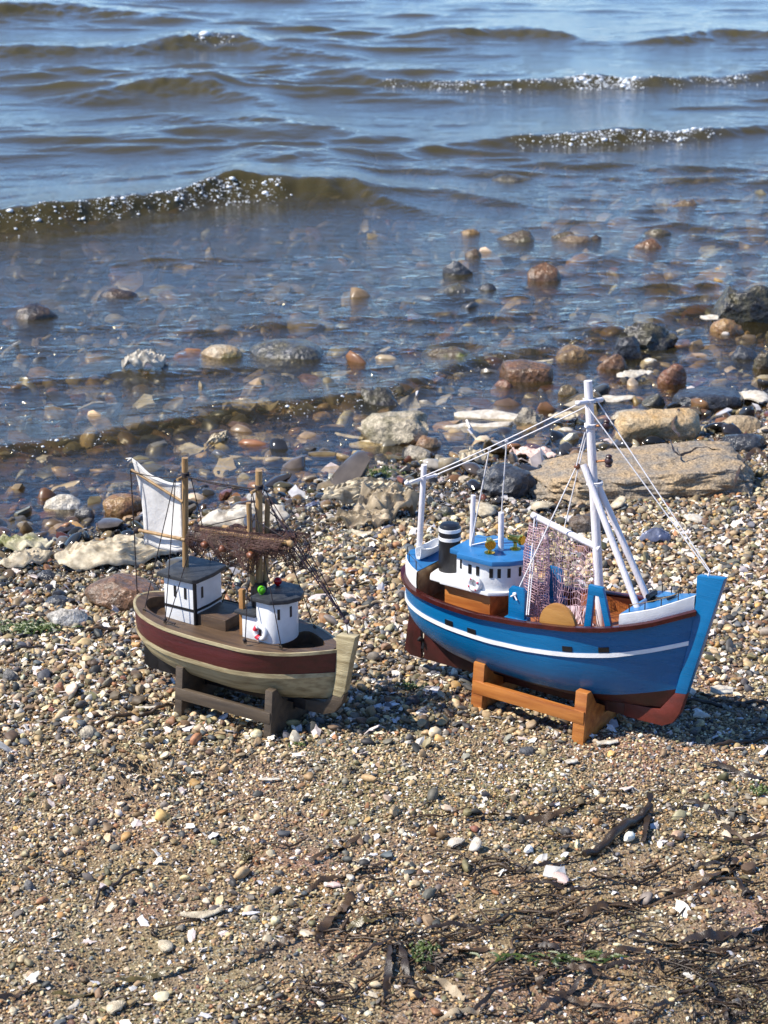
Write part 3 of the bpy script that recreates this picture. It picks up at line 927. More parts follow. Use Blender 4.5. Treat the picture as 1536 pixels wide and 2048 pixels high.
shell('big cream rough oyster shell lying left of the maroon boat', 'oyster_shell', 228, 1128, 228, SHELL_CREAM, yaw=.22, T=.10, ratio=.50, roll=.12, lift=.012, seed=3, cup=.55, ruffle=.3)
shell('pale rough oyster shell at the left edge beside the big cream one', 'oyster_shell', 50, 1136, 118, SHELL_CREAM, yaw=.4, T=.12, ratio=.5, lift=.010, seed=9, ruffle=.35, cup=.5)
shell('weed-covered oyster shell at the left edge behind the pale one', 'oyster_shell', 40, 1108, 120, SHELL_GREEN, yaw=-.1, T=.14, ratio=.5, lift=.012, seed=12)
shell('large smooth white shell seen between the maroon boat\'s masts', 'white_shell', 492, 1046, 196, SHELL_WHITE, yaw=.18, T=.09, ratio=.36, roll=.12, lift=.006, seed=21, cup=.6, ruffle=.15)
shell('long curved pale oyster valve on top of the shell heap between the boats', 'oyster_shell', 722, 1014, 152, SHELL_CREAM, yaw=.30, T=.13, ratio=.42, roll=.5, lift=.020, seed=24, cup=.6, ruffle=.35)
shell('brown ridged oyster of the shell heap behind the blue boat\'s stern post', 'oyster_shell', 770, 1036, 132, SHELL_BROWN, yaw=.1, T=.22, ratio=.55, roll=.15, lift=.016, seed=27, cup=.5, ruffle=.9)
shell('wavy-edged oyster valve at the front of the shell heap', 'oyster_shell', 724, 1056, 112, SHELL_BROWN, yaw=-.12, T=.14, ratio=.45, roll=.35, lift=.012, seed=29, ruffle=1.0)
shell('thin curled pale shell sliver below the shell heap', 'shell_sliver', 722, 1074, 44, SHELL_CREAM, 'razor', .3, .18, yaw=-.35, roll=.5, seed=4)
shell('small cream shell at the left end of the shell heap', 'clam_shell', 656, 1038, 34, SHELL_WHITE, 'clam', yaw=2.8, lift=.003)
shell('golden broken oyster in the clear water behind the aft mast', 'oyster_shell', 434, 906, 66, SHELL_CREAM, yaw=.9, T=.25, ratio=.6, roll=.6, lift=.014, seed=31, cup=.6)
shell('long bone-white stick of shell on the sea bed behind the foremast', 'razor_shell', 558, 934, 206, SHELL_CREAM, 'razor', .075, .05, yaw=-.05, lift=.012, sub=True)
shell('white razor shell lying slantwise left of the pale craggy rock', 'razor_shell', 698, 888, 66, SHELL_WHITE, 'razor', .2, .02, yaw=-.55, lift=.012)
shell('long flat grey-white shell just above the green weed', 'flat_shell', 752, 906, 108, SHELL_CREAM, 'razor', .24, .03, roll=.28, yaw=.18, lift=.014)
shell('long pointed white shell in still water behind the blue boat\'s stay, upper of two', 'razor_shell', 1000, 860, 182, SHELL_WHITE, 'razor', .21, -.06, roll=.28, yaw=-.20, lift=.022)
shell('broad flat white shell below the long pointed one in still water', 'flat_shell', 958, 880, 138, SHELL_WHITE, 'razor', .26, .04, roll=.28, yaw=.14, lift=.020)
shell('ring-marked pale oyster valve left of the blue boat\'s mast', 'oyster_shell', 1128, 858, 62, SHELL_CREAM, yaw=0, T=.10, ratio=.7, lift=.020, seed=41, ruffle=.2)
shell('small white clam in still water below the ring-marked oyster', 'clam_shell', 1132, 878, 34, SHELL_WHITE, 'clam', lift=.014, yaw=1.2)
shell('white flat shell in still water right of the blue boat\'s masthead', 'flat_shell', 1228, 824, 82, SHELL_WHITE, 'razor', .30, .02, roll=.28, yaw=.08, lift=.022)
shell('pale angular shell in still water above the blue boat\'s masthead', 'oyster_shell', 1266, 780, 74, SHELL_WHITE, yaw=.3, T=.08, ratio=.6, lift=.026, seed=44, ruffle=.3)
shell('pale scallop lying at the right edge beside the long dark slab', 'scallop_shell', 1508, 814, 86, SHELL_WHITE, 'clam', yaw=.4, lift=.016)
shell('pale shell sliver at the foot of the flat rusty block', 'shell_sliver', 1072, 762, 72, SHELL_CREAM, 'razor', .14, .12, yaw=.18, lift=.032)
shell('white shell splinter standing on the red-brown capped stone', 'shell_sliver', 1358, 734, 26, SHELL_CREAM, 'razor', .4, .05, yaw=.9, roll=.8, lift=.060)
shell('flat white shell in front of the orange-brown stone at right', 'flat_shell', 1430, 672, 62, SHELL_WHITE, 'razor', .3, .04, roll=.28, yaw=-.05, lift=.034)
shell('foam-washed pale shell in the shallows at left', 'oyster_shell', 290, 778, 78, SHELL_WHITE, yaw=.2, T=.2, ratio=.6, lift=.045, seed=48, cup=.7, roll=.3)
shell('pale barnacled shell under the wavelet left of the black wet rock', 'oyster_shell', 500, 836, 110, SHELL_CREAM, yaw=-.2, T=.1, ratio=.5, lift=.02, seed=51, sub=True)
shell('cream scallop half buried behind the blue boat\'s roof posts', 'scallop_shell', 962, 1034, 84, SHELL_CREAM, 'clam', yaw=.3, lift=.010)
shell('smaller cream shell right of the half-buried scallop', 'clam_shell', 1085, 1024, 62, SHELL_CREAM, 'clam', yaw=2.2, lift=.008)
shell('broken pale oyster lying between the black rock and the green weed', 'oyster_shell', 944, 932, 66, SHELL_CREAM, yaw=.2, T=.22, ratio=.6, lift=.012, seed=57)
shell('broad tan shell above the black rough rock', 'oyster_shell', 1068, 924, 96, SHELL_PINK, yaw=-.3, T=.1, ratio=.5, lift=.012, seed=59)
shell('dark mussel half open on the gravel behind the blue boat\'s poles', 'mussel_shell', 1312, 1086, 58, SHELL_BLUE, 'oyster', .45, .25, yaw=.05, lift=.005, seed=61, ruffle=.1, cup=.7)
shell('white broken shell on the gravel right of the blue boat\'s forestay', 'clam_shell', 1386, 1046, 56, SHELL_WHITE, 'clam', yaw=.6, lift=.006)
shell('white cup-shaped shell on the gravel by the blue boat\'s poles', 'clam_shell', 1236, 1020, 40, SHELL_CREAM, 'clam', yaw=-1.0, roll=.5, lift=.010)
shell('white round clam in the shadow beside the blue boat\'s stem', 'clam_shell', 1402, 1440, 38, SHELL_WHITE, 'clam', yaw=1.57, lift=.005)
shell('white square shell piece right of the blue boat\'s stem', 'shell_sliver', 1442, 1402, 44, SHELL_WHITE, 'razor', .55, .0, yaw=-.1, lift=.012, roll=.3)
shell('blue-white mussel chip left of the shell heap', 'mussel_shell', 628, 1016, 40, SHELL_BLUE, 'oyster', .5, .2, yaw=.5, lift=.004, seed=66, ruffle=.1)
shell('white shell fragment on the gravel in front of the maroon boat\'s stand', 'shell_sliver', 292, 1422, 42, SHELL_WHITE, 'razor', .22, .03, yaw=.05, lift=.004)
shell('white broken tube of shell on the grit in the lower middle', 'shell_sliver', 538, 1566, 42, SHELL_WHITE, 'razor', .24, .02, yaw=.0, lift=.004)
shell('pearly shell piece on the sand in the lower right', 'clam_shell', 1116, 1764, 56, SHELL_PINK, 'clam', yaw=.8, lift=.004)
shell('white chalky shell in the sand right of centre, lower part', 'clam_shell', 912, 1692, 44, SHELL_WHITE, 'clam', yaw=2.4, lift=.004)
shell('upright white shell beside the chalky one', 'clam_shell', 950, 1702, 36, SHELL_WHITE, 'clam', yaw=-.6, roll=.6, lift=.006)
shell('pink triangular shell chip in the sand at the lower middle', 'shell_sliver', 668, 1778, 30, SHELL_PINK, 'clam', yaw=1.5, lift=.004)
shell('small white shell beside the pink triangular chip', 'clam_shell', 700, 1760, 24, SHELL_WHITE, 'clam', yaw=.4, lift=.003)
shell('tan half shell lying in the grit near the bottom', 'clam_shell', 330, 1900, 48, SHELL_CREAM, 'clam', yaw=.3, lift=.004)
shell('cream twisted shell above the tan half shell', 'shell_sliver', 405, 1838, 84, SHELL_CREAM, 'razor', .2, .12, yaw=.25, roll=.3, lift=.004)
shell('pale open clam near the bottom edge, left of centre', 'clam_shell', 232, 2022, 50, SHELL_CREAM, 'clam', yaw=2.6, lift=.004)
shell('narrow white shell standing near the bottom left corner', 'shell_sliver', 150, 2020, 34, SHELL_WHITE, 'razor', .35, .1, yaw=1.1, lift=.004)
shell('white flat chip in front of the blue boat\'s stand', 'shell_sliver', 1214, 1492, 44, SHELL_WHITE, 'razor', .35, .02, yaw=.15, lift=.004)
shell('white squarish chip left of the flat chip before the blue boat\'s stand', 'shell_sliver', 1142, 1530, 26, SHELL_WHITE, 'razor', .6, .0, yaw=.3, lift=.004)

# ------------------------------------------------------------------ weed
WEED_D = paint('weed_dark', (.020, .014, .010), .42, .3, 90, .6, col2=(.035, .022, .012))
WEED_B = paint('weed_brown', (.075, .042, .017), .45, .3, 70, .6, col2=(.028, .018, .010))
WEED_O = paint('weed_olive', (.14, .105, .03), .3, .3, 60, .6, col2=(.07, .055, .02))
WEED_P = paint('weed_pale', (.40, .31, .19), .5, .3, 60, .6, col2=(.22, .16, .09))
GREEN = paint('weed_green', (.075, .105, .012), .4, .3, 120, .6, col2=(.030, .05, .008))


def spline(pts, n):
    pts = np.asarray(pts, float); out = []
    P = np.vstack([2 * pts[0] - pts[1], pts, 2 * pts[-1] - pts[-2]])
    for i in range(1, len(P) - 2):
        for t in np.linspace(0, 1, n, endpoint=False):
            a, b, c, d = P[i - 1], P[i], P[i + 1], P[i + 2]
            out.append(.5 * (2 * b + (c - a) * t + (2 * a - 5 * b + 4 * c - d) * t * t + (3 * b - a - 3 * c + d) * t ** 3))
    out.append(pts[-1]); return np.array(out)


def blade(label, pix, w, mat, name='seaweed', lift=.003, seed=0, twig=False, cat='seaweed', surf=None):
    """A strip of weed laid along the ground through photograph pixels; w is its width there in pixels."""
    base = np.array([ground_hit(px, py) if surf is None else on_level(px, py, surf) for px, py in pix])
    c = spline(base, 12); n = len(c); k = px_per_m(c[n // 2]); W = 1.05 * w / k
    r = np.random.default_rng(seed + 77); ph = r.uniform(0, 6.28, 3)
    c[:, 2] = (terrain(c[:, 0], c[:, 1]) if surf is None else c[:, 2]) + lift * .55 + .0022 * (1 + np.sin(np.arange(n) * .33 + ph[0])) + .0008 * np.sin(np.arange(n) * 1.1 + ph[1])
    if twig:
        mb = MB(); mb.tube(list(c), [W / 2 * (.6 + .4 * sin(pi * min(max(i / (n - 1), .1), .9))) for i in range(n)], 7)
    else:
        rows = []
        for i in range(n):
            t = c[min(i + 1, n - 1)] - c[max(i - 1, 0)]; t /= np.linalg.norm(t) + 1e-9
            side = np.cross(t, (0, 0, 1.0)); side /= np.linalg.norm(side) + 1e-9
            tw = .7 * sin(i * .21 + ph[1]) + .25 * sin(i * .9 + ph[2]); up = np.cross(side, t)
            a = side * cos(tw) + up * sin(tw); b = np.cross(t, a)
            ww = W / 2 * (.45 + .55 * sin(pi * (i + .6) / (n + .2)) ** .5) * (1 + .16 * sin(i * .9 + ph[2]) + .18 * r.normal())
            th = max(.0005, W * .07)
            rows.append([c[i] + a * ww, c[i] + b * th, c[i] - a * ww, c[i] - b * th])
        mb = MB(); mb.grid(np.array(rows), closed_v=True)
        mb.f.append((0, 1, 2, 3)); L_ = len(mb.v); mb.f.append((L_ - 4, L_ - 3, L_ - 2, L_ - 1))
    o = mb.build(name, mat, angle=60)
    return tag(o, label, cat, 'weed strands on the beach')


blade('thick black stem of weed lying slantwise on the sand, lower right', [(1168, 1722), (1220, 1690), (1270, 1650), (1300, 1628)], 19, WEED_D, 'seaweed', seed=1, twig=True, lift=.006)
blade('short dark strip rising from the upper end of the thick black stem', [(1286, 1690), (1296, 1640), (1300, 1600)], 14, WEED_D, seed=2)
blade('tawny flat strand above the thick black stem', [(930, 1642), (1010, 1640), (1100, 1640), (1160, 1616), (1210, 1604)], 13, WEED_B, seed=3)
blade('long brown strand sloping down to the left, lower right', [(1118, 1864), (1180, 1832), (1250, 1812), (1330, 1796), (1400, 1776), (1450, 1752), (1474, 1728)], 15, WEED_B, seed=4)
blade('broad black and tan strand reaching the right edge', [(1256, 1884), (1330, 1892), (1410, 1888), (1480, 1872), (1560, 1850)], 18, WEED_D, seed=5, lift=.006)
blade('thin tan strand with a bend at mid right, left of the broad black strand', [(872, 1878), (930, 1882), (975, 1858), (1000, 1832), (1068, 1826)], 9, WEED_B, seed=6)
blade('dark arched blade below the thin bent strand', [(1008, 1932), (1036, 1908), (1085, 1900), (1130, 1916)], 13, WEED_D, seed=7)
blade('brown looping strand near the bottom edge', [(1300, 1978), (1230, 1962), (1160, 1950), (1098, 1956), (1078, 1978), (1110, 2000), (1190, 2018), (1330, 2048)], 13, WEED_B, seed=8, lift=.005)
blade('brown strand crossing the looping one near the bottom edge', [(1050, 2050), (1100, 2022), (1140, 1995), (1180, 1948)], 13, WEED_D, seed=9, lift=.006)
blade('dark forked weed near the bottom right corner, lower arm', [(1418, 1954), (1426, 1990), (1446, 2020), (1452, 2052)], 14, WEED_D, seed=10)
blade('dark forked weed near the bottom right corner, upper arm', [(1418, 1952), (1480, 1968), (1545, 2008)], 9, WEED_B, seed=11)
blade('olive-brown blade left of the dark arched one', [(852, 1948), (900, 1916), (975, 1900)], 17, WEED_B, seed=12)
blade('upright dark blade at the bottom centre, left one', [(770, 2010), (776, 1950), (780, 1888)], 16, WEED_D, seed=13)
blade('upright dark blade at the bottom centre, right one', [(836, 2010), (812, 1950), (800, 1890)], 14, WEED_D, seed=14)
blade('pale tan blade lying under the upright dark ones', [(830, 1950), (880, 1974), (930, 2004)], 18, WEED_P, seed=15)
blade('thin dark strand at the bottom left corner', [(-20, 2018), (30, 1996), (80, 1980)], 11, WEED_B, seed=16)
blade('long tan strand across the grit near the bottom left', [(105, 2000), (190, 1990), (260, 1968), (330, 1954), (390, 1936)], 12, WEED_O, seed=17)
blade('brown strand right of the long tan one', [(430, 1950), (490, 1926), (550, 1900), (585, 1882), (592, 1862)], 10, WEED_B, seed=18)
blade('thin black curved twig on the sand at lower left', [(190, 1818), (205, 1790), (240, 1768), (286, 1744)], 7, WEED_D, 'twig', seed=19, twig=True, cat='twig')
blade('brown strand above centre of the lower beach, sloping right', [(600, 1796), (650, 1770), (710, 1750), (780, 1732)], 11, WEED_B, seed=20)
blade('reddish strand above and parallel to the sloping brown one', [(620, 1730), (670, 1706), (720, 1682)], 10, WEED_B, seed=21)
blade('flat purple-brown blade crossing the lower middle', [(632, 1892), (652, 1858), (684, 1826), (708, 1798)], 20, WEED_B, seed=22)
blade('olive strand leaving the flat purple-brown blade to the right', [(690, 1866), (740, 1850), (790, 1828)], 14, WEED_O, seed=23)
blade('dark tangle strand at the right edge, upper', [(1400, 1532), (1470, 1548), (1550, 1570)], 12, WEED_D, seed=24)
blade('dark tangle strand at the right edge, lower', [(1370, 1612), (1440, 1626), (1510, 1650)], 11, WEED_D, seed=25)
blade('thin purple strand right of the thick black stem', [(1420, 1610), (1450, 1660), (1512, 1705)], 8, WEED_B, seed=26)
blade('dark strand lying level at the right edge above the broad one', [(1380, 1742), (1450, 1738), (1550, 1730)], 11, WEED_D, seed=27)
blade('drooping dark blade below the level strand at the right edge', [(1462, 1740), (1476, 1772), (1500, 1800)], 12, WEED_D, seed=28)
blade('fine brown strand in the middle of the sand, lower right', [(1150, 1822), (1260, 1818), (1400, 1790)], 6, WEED_B, seed=29)
blade('long dark strand sweeping from the bottom centre to the right, lowest', [(930, 2040), (1000, 1990), (1090, 1960), (1200, 1940), (1330, 1925), (1440, 1918)], 9, WEED_D, seed=51)
blade('long brown strand sweeping right below the broad black one', [(1120, 1930), (1210, 1922), (1300, 1905), (1400, 1912), (1500, 1900), (1580, 1905)], 10, WEED_B, seed=52)
blade('dark strand running level across the right foreground', [(960, 1790), (1050, 1776), (1150, 1782), (1240, 1768), (1330, 1772)], 7, WEED_D, seed=53)
blade('curved black strand above the upright dark blades', [(700, 1930), (760, 1900), (840, 1870), (930, 1858), (990, 1872)], 9, WEED_D, seed=54)
blade('thin brown strand curling at the right edge, middle', [(1330, 1690), (1400, 1676), (1470, 1690), (1530, 1672), (1580, 1680)], 8, WEED_B, seed=55)
blade('dark hooked strand at the bottom right, inside the forked weed', [(1290, 2044), (1340, 2010), (1400, 1996), (1460, 2030), (1500, 2046)], 9, WEED_D, seed=56)
blade('tan flat blade lying at the bottom edge right of centre', [(880, 2046), (950, 2030), (1010, 2034), (1060, 2020)], 14, WEED_P, seed=57)
blade('black strand trailing left from the thick black stem', [(1010, 1752), (1070, 1744), (1130, 1728), (1175, 1716)], 8, WEED_D, seed=58)
blade('rusty twig pointing at the foot of the maroon boat\'s stand', [(180, 1456), (240, 1442), (300, 1430), (346, 1416)], 8, WEED_B, 'twig', seed=30, twig=True, cat='twig')
blade('olive blade on the gravel behind the maroon boat\'s bow', [(618, 1196), (670, 1184), (740, 1172)], 9, WEED_O, seed=31)
blade('tan straw between the two boats', [(676, 1226), (740, 1218), (806, 1206)], 5, WEED_P, 'twig', seed=32, twig=True, cat='twig')
blade('pale root running under the blue boat\'s bow', [(1226, 1434), (1252, 1448), (1290, 1452), (1330, 1446)], 6, WEED_P, 'root', seed=33, twig=True, cat='root')
blade('short pale root left of the blue boat\'s keel', [(1225, 1428), (1240, 1444), (1262, 1458)], 6, WEED_P, 'root', seed=34, twig=True, cat='root')
blade('dark straw in the shadow right of the blue boat\'s stem', [(1370, 1412), (1450, 1414), (1550, 1416)], 8, WEED_D, 'twig', seed=35, twig=True, cat='twig')
blade('brown straw at the right edge before the shadow', [(1430, 1502), (1490, 1488), (1560, 1484)], 8, WEED_B, 'twig', seed=36, twig=True, cat='twig')
blade('brown straw on the gravel left of the maroon boat', [(150, 1276), (200, 1266), (262, 1258)], 8, WEED_B, 'twig', seed=37, twig=True, cat='twig')
blade('thin black straw at the left edge of the gravel', [(-10, 1316), (60, 1304), (130, 1296)], 5, WEED_D, 'twig', seed=38, twig=True, cat='twig')
blade('brown weed loop hugging the large yellow stone', [(1358, 882), (1345, 850), (1368, 820), (1404, 822)], 7, WEED_B, seed=39, surf=.05)
blade('wiry brown weed on top of the broad slab', [(1340, 884), (1352, 912), (1395, 904), (1440, 902)], 5, WEED_D, seed=40, surf=.085)
blade('brown weed ribbon at the right end of the broad slab', [(1470, 970), (1484, 930), (1510, 908), (1540, 925)], 8, WEED_B, seed=41, surf=.07)


def tuft(label, cx, cy, w, h, n, seed, mat=None, name='green_weed', cat='seaweed'):
    """A clump of limp green threads."""
    r = np.random.default_rng(seed); mb = MB(); p0 = ground_hit(cx, cy); k = px_per_m(p0)
    for i in range(n):
        q = p0 + np.array([r.normal(0, w / 3.4 / k), r.normal(0, h / k), 0]); a = r.uniform(0, 2 * pi); Ls = r.uniform(.3, .7) * w / 3 / k
        pts = []
        for j in range(5):
            t = j / 4
            x, y = q[0] + cos(a + .8 * t) * Ls * t, q[1] + sin(a + .8 * t) * Ls * t * .8
            pts.append((x, y, ground_z(x, y) + .003 + .35 * (h / k) * sin(pi * min(t + .15, 1)) * r.uniform(.6, 1.2)))
        mb.tube(pts, [.0009, .0011, .001, .0008, .0003], 4)
    return tag(mb.build(name, mat or GREEN, angle=80), label, cat, 'green weed clumps')


tuft('bright green weed mat on the gravel at the left edge', 56, 1262, 130, 16, 130, 1)
tuft('rounded green weed clump at the waterline, middle', 762, 954, 62, 22, 110, 2)
tuft('small green weed tuft on the sand, lower middle', 492, 1718, 34, 10, 40, 3, WEED_O)
tuft('green weed scrap at the right edge of the sand', 1520, 1588, 50, 12, 36, 4)
tuft('dark green weed clump at the bottom centre', 846, 1912, 52, 18, 60, 5)
tuft('thin green weed scattered along the bottom right strands', 1130, 1925, 200, 9, 44, 6)
tuft('green wisp in front of the maroon boat\'s bow', 598, 1494, 34, 6, 16, 7)
tuft('green weed scrap between the boats\' stands', 820, 1378, 50, 8, 30, 8)


def litter(name, label, count, length, width, mat, seed):
    """Crumbs and threads of weed strewn over the sand, thickest at the lower right."""
    r = np.random.default_rng(seed); mb = MB(); n = 0
    while n < count:
        px, py = r.uniform(-120, 1650), r.uniform(1400, 2080)
        w = .03 + .55 * smooth01((px - 620) / 700) * smooth01((py - 1520) / 200) + .45 * smooth01((py - 1800) / 160) * smooth01((px - 250) / 500)
        w *= .25 + 1.5 * max(0, float(vnoise(px / 120, py / 60, 0, 8)) + .15)
        if r.random() > w: continue
        p = ground_hit(px, py); a = r.normal(.35, .55); Ls = r.lognormal(math.log(length), .55); pts = []
        cv = r.normal(0, 1.2); ph = r.uniform(0, 6); k = 9
        for t in np.linspace(-.5, .5, k):
            x, y = p[0] + cos(a + cv * t) * Ls * t + .06 * Ls * sin(9 * t + ph), p[1] + (sin(a + cv * t) * Ls * t) * .8 + .05 * Ls * cos(8 * t + ph)
            pts.append((x, y, ground_z(x, y) + .0022 + .0016 * (1 + sin(9 * t + ph))))
        q = width * r.lognormal(0, .4); mb.tube(pts, [q * (.35 + .65 * sin(pi * (i + .5) / k)) for i in range(k)], 4); n += 1
    return tag(mb.build(name, mat, angle=None), label, 'weed litter', kind='stuff')


litter('weed_litter', 'crumbs and threads of dark weed strewn over the sand', 420, .014, .0007, WEED_D, 17)
litter('straw_litter', 'brown threads of weed and straw tangled over the sand', 260, .030, .0008, WEED_B, 23)

# ------------------------------------------------------------------ broken water and painted sun glints on the wave fronts
def crest_beads(name, label, rows, seed):
    """White beads, foam and painted sun glints, strewn over the steep side of a crest: rows of (crest index, pixel span, count, size)."""
    r = np.random.default_rng(seed); v0, f0 = ICO[1]; V, F, Q = [], [], []
    n = 0
    for ci, x0, x1, cnt, size in rows:
        c, wf, wb = CRESTS[ci]
        xs0 = np.interp(x0, [0, 1536], [-.192, .192]); xs1 = np.interp(x1, [0, 1536], [-.192, .192])
        ym = float(np.median(c[:, 1]))
        clump = r.uniform(xs0, xs1, 26) * ym
        for _ in range(cnt * 3):
            x = r.normal(r.choice(clump), .016 * ym / 4) if r.random() < .75 else r.uniform(xs0, xs1) * ym
            yc = float(np.interp(x, c[:, 0], c[:, 1]))
            y = yc - wf * abs(r.normal(.45, .5))
            Q.append((x, y, size * .19 * r.lognormal(0, .65)))
    Q = np.array(Q); Z = water_z(Q[:, 0], Q[:, 1])
    for (x, y, rad), z in zip(Q, Z):
        V.append(v0 * rad * np.array([1.3, 1, .7]) + np.array([x, y, z + rad * .2])); F += [tuple(i + n for i in f) for f in f0]; n += len(v0)
    me = bpy.data.meshes.new(name); me.from_pydata(np.concatenate(V).tolist(), [], F)
    finish(me, FROTH_GLINT, True, None)
    return tag(add_obj(name, me), label, 'foam', kind='stuff')


def make_froth_glint():
    m, nt, p, out = nodes_of('froth_glint')
    p.inputs['Base Color'].default_value = (.85, .88, .9, 1); p.inputs['Roughness'].default_value = .12  # glossy white stands in for sun glints as well as foam
    p.inputs['Transmission Weight'].default_value = .0
    return m


FROTH_GLINT = make_froth_glint()
crest_beads('wave_froth_and_glints', 'white beads standing in for foam and sun glints on the breaking wave fronts', [
    (0, -60, 250, 110, .0045), (0, 230, 540, 240, .0045), (1, 1020, 1420, 240, .005), (2, 760, 1500, 200, .0055), (2, 1120, 1260, 200, .0055), (3, 400, 470, 14, .008),
    (11, 0, 260, 30, .0022), (11, 560, 800, 60, .0022), (11, 900, 1250, 30, .002)], 5)

# ------------------------------------------------------------------ the two model boats (x to the bow, y to port, metres)
BLUE = paint('blue_gloss_paint', (.002, .132, .32), .27, .10, 60, .40, (.10, 1, 2.2), fine=700)
BLUE_T = paint('blue_deck_paint', (.030, .17, .40), .30, .12, 70, .25)
WHITE = paint('white_paint', (.80, .80, .79), .38, .08, 90, .35)
ROD_W = paint('white_painted_dowel', (.78, .74, .75), .5, .1, 140, .5, (1, 1, .2))
MAROON = paint('maroon_varnish', (.062, .011, .010), .18, .25, 130, .3)
REDBOT = paint('red_bottom_paint', (.125, .022, .014), .42, .25, 90, .5, col2=(.075, .017, .012))
RED_SHADE = paint('shaded_red_bottom_paint', (.060, .012, .010), .42, .3, 90, .5, col2=(.032, .010, .008))  # the red bottom paint darkened, shade under the hull put into its colour
BLACK = paint('black_paint', (.012, .012, .014), .35, .2, 120, .4)
CHAR = paint('charcoal_roof_paint', (.022, .025, .030), .5, .3, 160, .6, col2=(.045, .048, .052), wear=.42)
ORANGE = paint('orange_varnished_wood', (.50, .195, .045), .36, .2, 60, .5, (.25, 2.4, 2.4), col2=(.29, .090, .020))
DECKW = paint('honey_deck_wood', (.36, .125, .03), .35, .2, 60, .5, (.2, 3, 3), col2=(.24, .07, .018))
TANW = paint('tan_plywood', (.42, .27, .13), .6, .2, 60, .6, (.3, 2, 2), col2=(.22, .12, .05))
OLDW = paint('brown_stained_wood', (.115, .068, .034), .5, .25, 70, .7, (.25, 2.6, 2.6), col2=(.055, .032, .018))
DARKW = paint('dark_stand_wood', (.10, .072, .045), .55, .25, 60, .7, (.25, 2.6, 2.6), col2=(.05, .036, .024))
BAMBOO = paint('bamboo_dowel', (.42, .27, .12), .5, .2, 110, .6, (2.5, 2.5, .15), col2=(.25, .145, .06))
CREAMP = paint('aged_cream_paint', (.43, .36, .205), .45, .25, 90, .9, (.25, 2, 2.6), col2=(.20, .15, .07), wear=.43)
WINE = paint('wine_red_paint', (.085, .014, .014), .34, .25, 90, .6, (.3, 2, 3), col2=(.048, .010, .010), wear=.42)
CANVAS = paint('sail_canvas', (.74, .72, .68), .85, .08, 200, .9, fine=1800)
THREAD = paint('dark_thread', (.022, .014, .016), .7, .2, 300, .5)
THREADP = paint('plum_thread', (.055, .028, .036), .7, .2, 300, .5)
THREADW = paint('white_thread', (.74, .72, .72), .7, .1, 300, .5)
NETB = paint('brown_net', (.100, .045, .034), .6, .25, 120, .3)
NETP = paint('pink_net', (.64, .44, .48), .35, .25, 160, .3, col2=(.50, .31, .35))
BRASS = paint('polished_brass', (.78, .52, .10), .16, .1, 100, .1, metal=1)
WIRE = paint('dull_wire', (.10, .075, .045), .4, .2, 100, .1, metal=.8)
BEAD = paint('dark_wood_bead', (.050, .022, .022), .35, .2, 120, .4)
KNOT = paint('brown_wood_bead', (.20, .07, .03), .4, .2, 120, .4)
GREENB = paint('green_bead', (.12, .50, .01), .18, .05, 60, .05)
REDB = paint('red_bead', (.45, .004, .008), .18, .05, 60, .05)
REDP = paint('red_stripe_paint', (.62, .035, .055), .4, .1, 80, .2)
PINKP = paint('pink_dot_paint', (.66, .07, .14), .4, .1, 80, .2)


def interp(tab):
    X = [p[0] for p in tab]; Y = [p[1] for p in tab]
    return lambda u: float(np.interp(u, X, Y))


